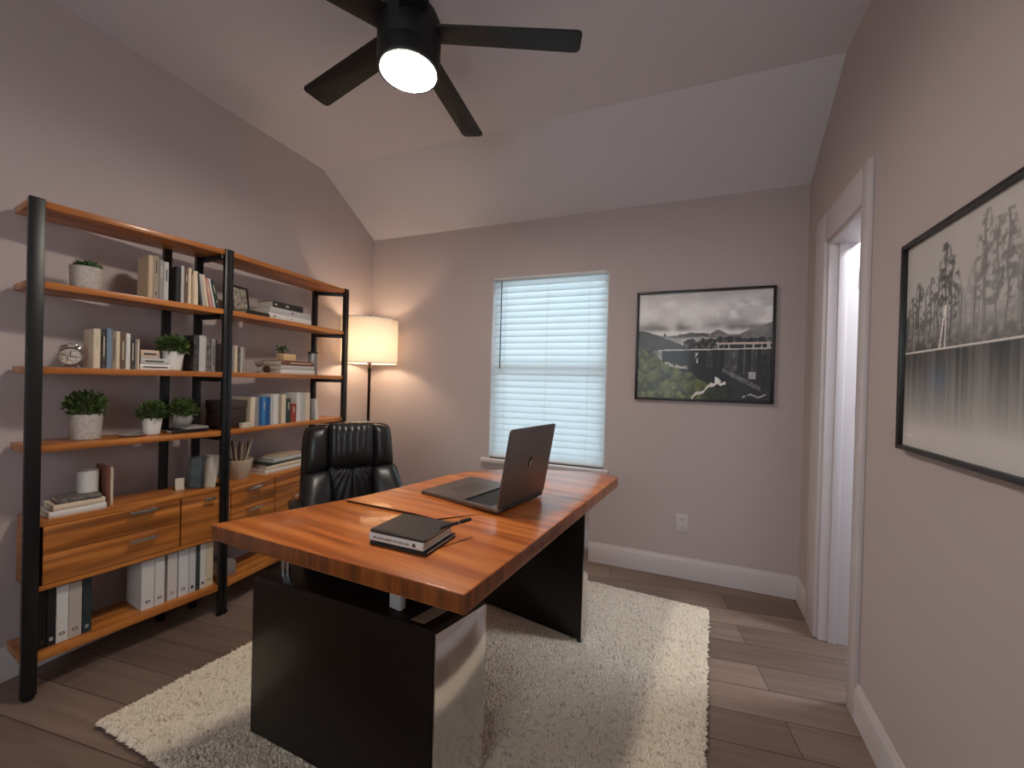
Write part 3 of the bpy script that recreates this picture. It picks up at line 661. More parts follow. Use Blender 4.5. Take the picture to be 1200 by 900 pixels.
for u, t, h, dd, col, lab, spn in (
    (.171, .021, .165, .12, 'cream', 'cream spined hardback with a tan front cover, next to the silver clock', (M_gilt, [(.5, .8)])),
    (.194, .016, .168, .12, 'dkpatt', 'dark mottled book second from the silver clock', (M_gilt, [(.3, .8)])),
    (.211, .017, .170, .12, 'blue', 'dusty blue book in the row beside the silver clock', None),
    (.2285, .011, .163, .12, 'taupe', 'taupe book just right of the dusty blue one', (M_ink, [(.2, .8)])),
    (.240, .013, .163, .12, 'cream', 'cream book between taupe and brown books, middle shelf', None),
    (.2535, .018, .161, .12, 'brown', 'brown book with a pale label, middle of the clock row', (M_gilt, [(.25, .75)])),
    (.272, .015, .157, .12, 'white', 'white book right of the brown one, middle shelf', None),
    (.2875, .015, .137, .12, 'dkpatt', 'short dark book near the right end of the clock row', (M_gilt, [(.3, .85)])),
    (.303, .007, .136, .12, 'grey', 'short thin grey book, last but one in the clock row', None),
    (.3105, .007, .135, .12, 'cream', 'short thin cream book ending the clock row, against the lying stack', None)):
    book(0, u, .03, S3, t, h, dd, col, lab, g, 0, spn)
g = 'lying books beside the white pot'
flat(0, .375, .03, S3, .026, .110, .12, 'white', 'white book at the bottom of the small stack beside the white plant pot, middle shelf', g, 0, (M_ink, [(.1, .9)]))
flat(0, .374, .032, S3+.0265, .027, .104, .11, 'ltgrey', 'pale book with dark title, in the middle of the small stack, middle shelf', g, 1, (M_ink, [(.15, .8)]))
flat(0, .357, .034, S3+.054, .036, .064, .10, 'blush', 'thick pinkish small book on top of the stack beside the white plant pot', g, -1, (M_ink, [(.15, .85)]))
g = 'grey books at the right end of the middle shelf, left unit'
for u, t, h, col, lab in (
    (.528, .022, .180, 'dkpatt', 'tall dark grey mottled book right behind the white pot plant'),
    (.551, .030, .180, 'ltgrey', 'thick light grey book behind the white pot plant, middle shelf'),
    (.582, .022, .171, 'patt', 'mottled grey brown book right of the thick light grey one'),
    (.605, .017, .168, 'grey', 'plain grey book near the middle black post, middle shelf'),
    (.6225, .006, .166, 'dk', 'dark grey thin book tucked against the middle black post')):
    book(0, u, .04, S3, t, h, .11, col, lab, g, 0, (M_ink, [(.2, .8)]) if col in ('grey',) else None)

# ------------------------------------------------------------------ left unit, fourth shelf
r = thing('trinket_dish', 'flat grey dish lying between the two plant pots', 'dish', up(0, .315, .085, S4), UN[0][4])
bm = NB(); lathe(bm, [(0, 0), (.03, 0), (.044, .006), (.046, .009), (.043, .009), (.03, .004), (0, .003)], 36); obj('dish_body', bm, M_grey_ceramic, r)
bm = NB(); lathe(bm, [(.0462, .0082), (.0462, .0098), (.0435, .0098), (.0435, .0082), (.0462, .0082)], 36); obj('rim', bm, M_nickel, r)
g = 'lying books under the bowl plant'
flat(0, .520, .04, S4, .015, .150, .14, 'black', 'black book lying under the bowl shaped plant pot', g, 0)
flat(0, .545, .030, S4+.0155, .012, .092, .12, 'grey', 'small grey book lying on the black one under the bowl plant', g, 3)
plant(0, .508, .095, S4+.028, bowl, M_grey_ceramic, (.065, .080, .060), 500, 'bushy green plant in a round grey glazed bowl standing on two books', seed=8)

# ------------------------------------------------------------------ left cabinet top
g = 'stacked books on the left cabinet'
flat(0, .137, .03, CB, .024, .165, .13, 'white', 'white book at the bottom of the stack on the left cabinet', g, 0)
flat(0, .140, .034, CB+.0245, .023, .150, .12, 'cream', 'cream book in the middle of the stack on the left cabinet', g, 2)
flat(0, .145, .036, CB+.048, .018, .125, .11, 'patt', 'dark mottled book on top of the stack on the left cabinet', g, -2)
r = thing('candle_cup', 'plain white cylindrical cup standing behind the stack on the left cabinet', 'cup', up(0, .186, .120, CB), UN[0][4])
bm = NB(); lathe(bm, [(0, 0), (.03, 0), (.034, .004), (.034, .155), (.032, .157), (.030, .155), (.030, .01), (0, .01)], 32); obj('cup_body', bm, M_ceramic, r)
bm = NB(); lathe(bm, [(0, .13), (.029, .13), (.029, .136), (0, .138)], 24); obj('wax', bm, mat('wax', (228, 214, 192), .5), r)
g = 'upright books on the left cabinet'
book(0, .225, .058, CB, .013, .172, .12, 'rose', 'reddish brown book standing upright beside the stack on the left cabinet', g)
book(0, .2385, .058, CB, .010, .166, .12, 'cream', 'cream thin book standing right of the reddish brown one on the left cabinet', g)
def frame(root_loc, rotz, w, h, label, fcol, art, tilt=14, name='picture_frame', group=None, fw=.012):
    r = thing(name, label, 'picture frame', root_loc, rotz, group); r.rotation_euler = (math.radians(-tilt), 0, rotz)
    bm = NB(); z0 = .0
    for a in ((-w/2, -w/2+fw, z0, h), (w/2-fw, w/2, z0, h), (-w/2+fw, w/2-fw, z0, z0+fw), (-w/2+fw, w/2-fw, h-fw, h)): box(bm, a[0], a[1], -.006, .006, a[2], a[3], bev=.0015)
    obj('frame', bm, fcol, r); bm = NB(); box(bm, -w/2+fw, w/2-fw, -.002, .005, fw, h-fw); obj('picture', bm, art, r, smooth=False); return r
M_fdark = mat('dark_frame', (44, 38, 34), .4); M_art_dark = mat('dark_print', (24, 34, 34), .3, rgb2=(60, 66, 64), vscale=(18, 18, 18)); M_art_pale = mat('etched_print', (186, 176, 160), .5, rgb2=(70, 64, 58), vscale=(55, 55, 40))
r = frame(up(0, .560, .075, CB), UN[0][4]-.75, .072, .162, 'dark framed print leaning on the left cabinet beside the middle post', M_fdark, M_art_dark, 8)
r = thing('photo_print', 'pale unframed card leaning beside the dark framed print on the left cabinet', 'card', up(0, .602, .060, CB), UN[0][4]-1.1); r.rotation_euler = (math.radians(-14), 0, UN[0][4]-1.1)
bm = NB(); box(bm, -.045, .045, 0, .004, 0, .165, bev=.001); obj('card_sheet', bm, M_page, r)
r = thing('place_card', 'tiny cream card standing on the left cabinet near the wall', 'card', up(0, .512, .12, CB), UN[0][4]-.2)
bm = NB(); prism(bm, [(-.012, 0), (-.010, 0), (0, .052), (.010, 0), (.012, 0), (.001, .056), (-.001, .056)], -.017, .017, axis='x'); obj('folded_card', bm, M_page, r)

# ------------------------------------------------------------------ binders on the bottom shelf
def binder(i, u, v, z, t, h, d, rgb, label, mark, open_side=False, group='ring binders on the left bottom shelf'):
    r = thing('ring_binder', label, 'binder', up(i, u, v, z), UN[i][4], group)
    m = mat('binder_%d_%d_%d' % rgb, rgb, .45); bt = .003
    bm = NB(); box(bm, 0, bt, 0, d, 0, h, bev=.001, seg=1); box(bm, t-bt, t, 0, d, 0, h, bev=.001, seg=1); box(bm, 0, t, -.001, bt, 0, h, bev=.001, seg=1); c = obj('cover', bm, m, r)
    bm = NB(); box(bm, bt, t-bt, .012, d-.008, .004, h-.012); obj('paper', bm, M_page, r, smooth=False)
    dark = mark if mark else (120, 116, 112); mm = mat('binder_mark_%d' % sum(dark), dark, .4)
    if t > .03:
        bm = NB(); prism(bm, [(t/2+.0085*math.cos(a), .034+.0065*math.sin(a)) for a in [2*PI*k/20 for k in range(20)]], -.0022, -.0008, axis='y'); rg = obj('finger_ring', bm, mm, c)
        bm = NB(); prism(bm, [(t/2+.0045*math.cos(a), .034+.0032*math.sin(a)) for a in [2*PI*k/16 for k in range(16)]], -.0026, -.002, axis='y'); obj('ring_hole', bm, m, rg)
    else:
        bm = NB(); box(bm, t*.3, t*.7, -.0022, -.0008, .02, .034); obj('finger_ring', bm, mm, c)
    return r
W = (226, 222, 218); hb = .225
for u, t, rgb, lab, mk in (
    (.032, .022, (16, 17, 18), 'black binder at the far left of the bottom shelf, beside the front post', (60, 60, 60)),
    (.055, .024, (28, 33, 36), 'charcoal binder with a pale mark, second from the left front post', (190, 190, 190)),
    (.080, .033, W, 'white binder between the charcoal binder and the beige one', (70, 68, 66)),
    (.114, .037, (196, 184, 172), 'beige binder in the left binder group', (96, 90, 84)),
    (.153, .027, (44, 56, 60), 'dark slate binder at the right end of the left binder group', (150, 158, 158)),
    (.341, .046, W, 'widest white binder with its whole white side showing, right of the gap', (50, 50, 50)),
    (.389, .037, W, 'white binder second from the gap on the bottom shelf', (60, 60, 60)),
    (.437, .038, (220, 212, 206), 'off white binder third from the gap on the bottom shelf', (150, 146, 140)),
    (.4795, .041, (224, 222, 224), 'white binder fourth from the gap, with a grey ring', (110, 112, 116)),
    (.5225, .028, (206, 202, 202), 'pale grey narrow binder left of the slate one, bottom shelf', (40, 40, 40)),
    (.551, .018, (62, 70, 74), 'narrow slate grey binder among the white ones, bottom shelf', (30, 30, 30)),
    (.5695, .024, W, 'narrow white binder right of the slim slate one, bottom shelf', (90, 90, 90)),
    (.594, .033, (226, 208, 180), 'cream binder next to the middle black post on the bottom shelf', (150, 140, 120))):
    binder(0, u, .03, BT, t, hb if rgb != (44, 56, 60) else .228, .165, rgb, lab, mk)

# ------------------------------------------------------------------ right unit
frame(up(1, .185, .135, S2), UN[1][4]+.15, .125, .172, 'dark framed etching standing on the right unit, second highest shelf', M_fdark, M_art_pale, 9)
g = 'lying books on the second highest shelf, right unit'
flat(1, .44, .04, S2, .036, .325, .15, 'white', 'long white book at the bottom of the stack beside the framed etching', g, 0, (M_ink, [(.1, .14), (.5, .52)]))
flat(1, .442, .042, S2+.0365, .036, .320, .15, 'ltgrey', 'pale grey book in the middle of the stack beside the framed etching', g, 1, (M_ink, [(.5, .54)]))
flat(1, .430, .05, S2+.073, .040, .220, .13, 'dk', 'dark book with pale marks on top of the stack beside the framed etching', g, -2, (M_gilt, [(.05, .12), (.4, .5)]))
flat(1, .195, .025, S2, .024, .15, .09, 'black', 'black book lying flat in front of the framed etching', g, 3)
g = 'thin books on the middle shelf, right unit'
for k, (u, t, h, col, lab) in enumerate((
    (.040, .016, .150, 'white', 'white thin book against the middle black post, right unit'), (.058, .013, .147, 'grey', 'grey thin book second from the middle post, right unit'),
    (.073, .016, .145, 'cream', 'cream thin book third from the middle post, right unit'), (.091, .014, .142, 'patt', 'mottled thin book fourth from the middle post, right unit'),
    (.107, .014, .139, 'ltgrey', 'light grey thin book fifth from the middle post, right unit'), (.126, .015, .138, 'taupe', 'taupe leaning book ending the thin row, right unit'))):
    book(1, u, .04, S3, t, h, .12, col, lab, g, -4 if k == 5 else 0)
r = thing('glass_goblet', 'small clear glass goblet on the middle shelf of the right unit', 'glass', up(1, .236, .06, S3), UN[1][4])
bm = NB(); lathe(bm, [(0, 0), (.02, 0), (.02, .003), (.004, .008), (.004, .035), (.014, .045), (.024, .06), (.025, .075), (.023, .075), (.021, .06), (.01, .048), (0, .044)], 28)
M_cg = mat('clear_glass', (240, 240, 240), .03, trans=1); obj('goblet', bm, M_cg, r)
r = thing('pine_cone', 'small brown cone lying beside the glass goblet', 'cone', up(1, .30, .07, S3), UN[1][4])
bm = NB()
for k in range(46):
    a = k*2.4; z = .004+.036*k/46; rr = .019*math.sin(PI*min(1, (k+6)/50))**.6
    t = NB(); prism(t, [(0, -.005), (.011, -.004), (.014, 0), (.011, .004), (0, .005)], -.0012, .0012); bmesh.ops.transform(t, matrix=Matrix.Translation((rr*.45*math.cos(a), rr*.45*math.sin(a), z)) @ Matrix.Rotation(a, 4, 'Z') @ Matrix.Rotation(-.5, 4, 'Y'), verts=t.verts[:]); merge(bm, t)
obj('scales', bm, mat('cone_brown', (92, 62, 40), .8), r)
g = 'lying books on the middle shelf, right unit'
flat(1, .500, .035, S3, .027, .275, .15, 'white', 'white book at the bottom of the stack under the tiny planter', g, 0)
flat(1, .495, .037, S3+.0275, .027, .270, .15, 'ltgrey', 'pale grey book in the middle of the stack under the tiny planter', g, 1)
flat(1, .500, .040, S3+.055, .030, .240, .15, 'rose', 'reddish brown book on top of the stack under the tiny planter', g, -2, (M_gilt, [(.25, .95)]))
r = thing('potted_plant', 'tiny green sprig in a pale wooden block planter on top of stacked books', 'plant', up(1, .455, .09, S3+.0855), UN[1][4], 'small potted plants on the shelves')
bm = NB(); box(bm, -.045, .05, -.03, .03, 0, .042, bev=.003); box(bm, -.03, .0, -.012, .012, .0405, .043); obj('planter_block', bm, mat('pale_wood', (226, 188, 138), .6, var=.2, vscale=(6, 60, 60)), r)
rn = random.Random(5); V, F = [], []
for k in range(90):
    p = Vector((-.03+rn.gauss(0, .016), rn.gauss(0, .014), .07+rn.gauss(0, .014))); dv = Vector((rn.uniform(-1, 1), rn.uniform(-1, 1), rn.uniform(-.2, 1))).normalized(); s = dv.cross(Vector((rn.random(), rn.random(), rn.random()))).normalized()
    b0 = len(V); l = .016; V += [p-dv*l*.5, p+s*l*.3, p+dv*l*.5, p-s*l*.3]; F.append((b0, b0+1, b0+2, b0+3))
obj('foliage', ([tuple(v) for v in V], [], F), M_leaf, r, smooth=None)
bm = NB()
for k in range(5): tube(bm, [(-.018, 0, .04), (-.03+.012*math.cos(k*1.3), .012*math.sin(k*1.3), .075)], .0012, 5)
obj('stems', bm, M_leaf, r)
r = thing('grey_mug', 'grey metal tumbler standing at the right end of the middle shelf', 'cup', up(1, .69, .10, S3), UN[1][4])
bm = NB(); lathe(bm, [(0, 0), (.026, 0), (.028, .003), (.032, .155), (.031, .157), (.029, .155), (.026, .01), (0, .008)], 28); obj('tumbler_body', bm, mat('pewter', (150, 148, 146), .35, metal=.7), r)
bm = NB(); lathe(bm, [(.0325, .145), (.0332, .15), (.0325, .158), (.029, .158), (.029, .15), (.0325, .145)], 28); obj('rim', bm, M_black, r)
# right unit, fourth shelf
r = thing('storage_box', 'dark brown box with a lid at the left end of the colourful book row', 'box', up(1, .092, .115, S4), UN[1][4])
bm = NB(); box(bm, -.06, .06, -.07, .07, 0, .12, bev=.003); obj('box_body', bm, mat('dark_box', (56, 42, 38), .6), r)
bm = NB(); box(bm, -.063, .063, -.073, .073, .105, .150, bev=.003); obj('lid', bm, mat('dark_box_lid', (72, 58, 52), .6), r)
r = thing('note_block', 'small cream note block on the shelf in front of the dark box', 'note block', up(1, .13, .018, S4), UN[1][4])
bm = NB(); box(bm, -.028, .028, -.012, .018, 0, .028, bev=.001); obj('paper_block', bm, M_page, r)
g = 'colourful books on the lower middle shelf, right unit'
for u, t, h, col, lean, lab in (
    (.163, .028, .168, 'cream', 2, 'cream book at the left end of the colourful row'), (.193, .026, .168, 'grey', 0, 'grey book second in the colourful row'),
    (.220, .018, .164, 'deep', 0, 'narrow deep blue book, first of the three blue ones'), (.239, .024, .164, 'bright', 0, 'bright blue book, middle one of the three blue ones'),
    (.264, .030, .164, 'deep', 0, 'wide deep blue book, last of the three blue ones'), (.295, .021, .182, 'ltgrey', 0, 'tall light grey book right of the blue books'),
    (.317, .034, .180, 'white', 0, 'tall white book second to the right of the blue books'), (.352, .020, .178, 'taupe', 0, 'tall taupe book left of the cream one beside the dark green book'), (.373, .032, .178, 'cream', 0, 'tall cream book left of the dark green book'),
    (.406, .035, .150, 'dgreen', 0, 'dark green book in the colourful row'), (.443, .043, .115, 'red', 0, 'short brick red book in the colourful row'),
    (.488, .034, .186, 'white', 0, 'tall white book right of the short red one'), (.523, .035, .184, 'ltgrey', 0, 'tall pale grey book second right of the short red one'),
    (.559, .040, .184, 'cream', 0, 'tall cream book at the right of the colourful row'), (.622, .024, .14, 'grey', -5, 'short grey leaning book after the colourful row'), (.650, .028, .138, 'white', -6, 'short white leaning book at the right end of the colourful row')):
    book(1, u, .03, S4, t, h, .14, col, lab, g, lean, (M_gilt, [(.55, .85)]) if col in ('dgreen', 'red', 'bright') else None)
# right cabinet top
r = thing('woven_pot', 'pale tapered pot holding thin brown sticks on the right cabinet', 'pot', up(1, .158, .095, CB), UN[1][4])
bm = NB(); lathe(bm, potprof(.050, .068, .108, .006), 36); obj('pot_body', bm, mat('pale_weave', (214, 192, 168), .8, bump=.4, bscale=220, var=.2, vscale=(80, 80, 200)), r)
rn = random.Random(9); Ms = mat('reed', (206, 184, 156), .7); Md = mat('reed_dark', (92, 62, 48), .8)
for k in range(16):
    a = k*2*PI/16+rn.uniform(-.15, .15); s = rn.uniform(.35, .85); hh = rn.uniform(.175, .225)
    bm = NB(); tube(bm, [(.022*math.cos(a+2.6), .022*math.sin(a+2.6), .014), (.055*s*math.cos(a), .055*s*math.sin(a), .11), (.092*s*math.cos(a), .092*s*math.sin(a), hh)], [.003, .0034, .004], 7); obj('stick', bm, Ms if k % 2 else Md, r)
g = 'stacked books on the right cabinet'
flat(1, .45, .03, CB, .022, .36, .17, 'white', 'white book at the bottom of the stack on the right cabinet', g, 0)
flat(1, .452, .03, CB+.0225, .024, .355, .17, 'cream', 'cream book second from the bottom of the stack on the right cabinet', g, 0)
flat(1, .440, .034, CB+.047, .009, .34, .165, 'black', 'thin black book in the stack on the right cabinet', g, 2)
flat(1, .475, .032, CB+.0565, .024, .28, .15, 'ltgrey', 'pale grey book near the top of the stack on the right cabinet', g, -2)
flat(1, .47, .045, CB+.081, .010, .20, .12, 'tan', 'thin tan book on top of the stack on the right cabinet', g, 3)
flat(1, .078, .04, BT, .075, .052, .14, 'grey', 'thick grey book on the bottom shelf of the right unit beside the middle post', 'bottom shelf book, right unit', 0)

# ------------------------------------------------------------------ things on the desk
BA = math.atan2(-.012, .2)
def dbook(cx, cy, z, t, w, d, m, label, yaw, spine=None, name='book', cat='book', pages=M_page, bt=.0022):
    r = thing(name, label, cat, (cx, cy, z), yaw, 'books on the desk'); book_parts(r, t, w, d, m, True, pages, spine, bt); return r
dbook(-.705, 1.02, ZD+.001, .011, .196, .158, bmat('black'), 'thin black book at the bottom of the stack on the desk', math.radians(-1))
rb = dbook(-.712, 1.018, ZD+.0125, .023, .190, .152, bmat('white'), 'white spined book in the middle of the stack on the desk', math.radians(-1.5))
# a faint line of dark spine marks
bm = NB(); rn = random.Random(2); x = -.078
while x < .052:
    w_ = rn.uniform(.001, .0032); box(bm, x, x+w_, -.0792, -.0782, .009, .0125+rn.uniform(0, .003)); x += w_+rn.uniform(.0014, .0034)
box(bm, .060, .070, -.0792, -.0782, .007, .017); obj('spine_print', bm, M_ink, rb, smooth=False)
M_nb = mat('grained_black_cover', (40, 39, 40), .42, bump=.35, bscale=420)
nbk = dbook(-.708, 1.019, ZD+.036, .010, .190, .153, M_nb, 'black grained notebook on top of the stack on the desk', math.radians(-1), name='notebook', cat='notebook')
pen = thing('pen', 'black pen lying across the back right corner of the black notebook', 'pen', (-.603, 1.046, ZD+.0525), math.radians(67))
bm = NB(); tube(bm, [(-.03, 0, 0), (-.024, 0, 0), (.036, 0, 0)], [.002, .0045, .0052], 14); obj('barrel', bm, M_black, pen)
bm = NB(); tube(bm, [(.036, 0, 0), (.040, 0, 0)], .0056, 14); obj('ring', bm, M_nickel, pen)
bm = NB(); tube(bm, [(.040, 0, 0), (.083, 0, 0), (.087, 0, 0)], [.0062, .0060, .0045], 14); obj('cap', bm, M_black, pen)

# ------------------------------------------------------------------ chair
chair = thing('office_chair', 'black leather executive chair with pleated headrest behind the desk', 'chair', (-1.445, 1.613, 0), math.radians(55.2))
def cushion(c, bulge, back, p=2.6, ripple=None, n=26, m=26):
    """c: corners bl, br, tr, tl in chair space; front side is -y"""
    bl_, br, tr, tl2 = map(Vector, c); nrm = (br-bl_).cross(tl2-bl_).normalized()   # points to -y for x-right, z-up
    if nrm.y > 0: nrm = -nrm
    V, F = [], []
    for s in (1, -1):
        for j in range(m+1):
            for i in range(n+1):
                a, b_ = i/n, j/m; q = (bl_*(1-a)+br*a)*(1-b_)+(tl2*(1-a)+tr*a)*b_
                # round the outline a little
                ca, cb = 2*a-1, 2*b_-1; k = max(0, abs(ca)**6*abs(cb)**6)
                q = q.lerp((bl_+br+tr+tl2)/4, .07*k)
                e = (max(0, 1-abs(ca)**p)*max(0, 1-abs(cb)**p))**.5
                off = bulge*e if s > 0 else -back*e
                if s > 0 and ripple: off += ripple(a, b_)*e
                V.append(q+nrm*off)
    w = n+1; sz = w*(m+1)
    for j in range(m):
        for i in range(n):
            k = j*w+i; F.append((k, k+1, k+w+1, k+w)); F.append((sz+k, sz+k+w, sz+k+w+1, sz+k+1))
    ed = [(i) for i in range(w)]+[j*w+n for j in range(1, m+1)]+[m*w+i for i in range(n-1, -1, -1)]+[j*w for j in range(m-1, 0, -1)]
    for x in range(len(ed)):
        y = ed[(x+1) % len(ed)]; F.append((ed[x], sz+ed[x], sz+y, y))
    return ([tuple(v) for v in V], [], F)
def cush(name, c, bulge, back, **k):
    o = obj(name, cushion(c, bulge, back, **k), M_leather, chair, smooth=60); return o
def yb(z): return .22+.05*(z-.5)/.5
# shell
shell = [(-.255, yb(.45)+.045, .46), (.255, yb(.45)+.045, .46), (.238, yb(.98)+.035, .985), (-.238, yb(.98)+.035, .985)]
cush('back_shell', shell, .03, .045, p=8)
cush('side_bolster', [(-.240, yb(.73)-.0, .725), (-.118, yb(.73), .735), (-.115, yb(.98), .985), (-.225, yb(.98)+.01, .968)], .062, .03, p=3.0)
cush('side_bolster', [(.122, yb(.73), .735), (.240, yb(.73), .725), (.225, yb(.98)+.01, .968), (.118, yb(.98), .985)], .062, .03, p=3.0)
def pleat(a, b_): return .010*(abs(math.sin(a*PI*7+.5*math.sin(b_*3)))**.6-.6)*(0.35+.65*b_)
cush('headrest', [(-.122, yb(.75)-.008, .748), (.126, yb(.75)-.008, .748), (.126, yb(1)-.006, 1.0), (-.122, yb(1)-.006, 1.0)], .070, .03, p=3.2, ripple=pleat, n=84, m=40)
def gather(a, b_):
    th = math.atan2((a-.5)*.24, (1.06-b_)*.30); return .012*(abs(math.sin(th*13))**.7-.5)*min(1, .4+1.2*b_)
cush('lumbar_panel', [(-.100, yb(.5)-.01, .47), (.100, yb(.5)-.01, .47), (.128, yb(.76), .765), (-.125, yb(.76), .765)], .045, .03, p=3.5, ripple=gather, n=70, m=50)
cush('hip_bolster', [(-.265, .055, .50), (-.112, .15, .49), (-.118, yb(.73)-.01, .745), (-.243, yb(.73)-.02, .735)], .05, .03, p=3.0)
cush('hip_bolster', [(.112, .15, .49), (.285, .075, .54), (.245, yb(.73)-.02, .755), (.12, yb(.73)-.01, .745)], .05, .03, p=3.0)
# seat
bm = NB(); prism(bm, rrect(-.25, .25, -.27, .24, .06), .375, .405, bev=.004); obj('seat_pan', bm, M_black, chair)
V, _, F = cushion([(-.255, -.28, 0), (.255, -.28, 0), (.255, .23, 0), (-.255, .23, 0)], .05, .05, p=6)
V = [(x, y, .45+(z if abs(z) < 1 else 0)) for x, y, z in V]
obj('seat', (V, [], F), M_leather, chair, smooth=60)
for s in (-1, 1):
    bm = NB(); pts = [(s*.285, .20, .60), (s*.287, .12, .615), (s*.287, .0, .618), (s*.285, -.08, .612), (s*.282, -.12, .595)]
    t = NB(); tube(t, pts, [.024, .028, .03, .028, .02], 16)
    for v in t.verts: v.co.z = .61+(v.co.z-.61)*.62
    merge(bm, t); pad_ = obj('armrest', bm, M_leather, chair)
    bm = NB(); tube(bm, [(s*.285, -.06, .60), (s*.285, -.02, .50), (s*.27, .03, .41), (s*.2, .05, .39)], .013, 12); tube(bm, [(s*.285, .17, .595), (s*.28, .13, .48), (s*.26, .08, .41)], .013, 12); obj('arm_support', bm, M_black, pad_)
bm = NB(); lathe(bm, [(0, .11), (.028, .11), (.028, .25), (.018, .252), (.018, .378), (0, .378)], 24); obj('gas_column', bm, M_black, chair)
for k in range(5):
    a = k*2*PI/5+.3
    bm = NB(); tube(bm, [(.015*math.cos(a), .015*math.sin(a), .125), (.16*math.cos(a), .16*math.sin(a), .105), (.29*math.cos(a), .29*math.sin(a), .085)], [.026, .022, .015], 12); lg = obj('base_leg', bm, M_black, chair)
    bm = NB(); c = Vector((.285*math.cos(a), .285*math.sin(a)))
    for s in (-1, 1): lathe(bm, [(0, -.008), (.022, -.008), (.025, -.005), (.025, .005), (.022, .008), (0, .008)], 20, M=Matrix.Translation((c.x-s*.013*math.sin(a), c.y+s*.013*math.cos(a), .058)) @ Matrix.Rotation(a, 4, 'Z') @ Matrix.Rotation(PI/2, 4, 'X'))
    tube(bm, [(c.x, c.y, .055), (c.x, c.y, .095)], .007, 8); obj('caster', bm, M_black, lg)

# ------------------------------------------------------------------ pictures
rs = np.random.RandomState(11)
def vnoise(nx, ny, fx_, fy_, oct_=4, seed=0):
    r_ = np.random.RandomState(seed); out = np.zeros((ny, nx)); amp = 1; tot = 0
    for o_ in range(oct_):
        gx, gy = int(fx_*2**o_)+2, int(fy_*2**o_)+2; gr = r_.rand(gy, gx)
        x = np.linspace(0, gx-1.001, nx); y = np.linspace(0, gy-1.001, ny); xi, yi = x.astype(int), y.astype(int); xf, yf = x-xi, y-yi
        xf = xf*xf*(3-2*xf); yf = yf*yf*(3-2*yf)
        a = gr[np.ix_(yi, xi)]*(1-xf)+gr[np.ix_(yi, xi+1)]*xf; b_ = gr[np.ix_(yi+1, xi)]*(1-xf)+gr[np.ix_(yi+1, xi+1)]*xf
        out += amp*(a*(1-yf)[:, None]+b_*yf[:, None]); tot += amp; amp *= .5
    return out/tot
def n1(x, f, seed): 
    r_ = np.random.RandomState(seed); g_ = r_.rand(200); q = (x*f) % 199; i = q.astype(int); t = q-i; t = t*t*(3-2*t); return g_[i]*(1-t)+g_[i+1]*t
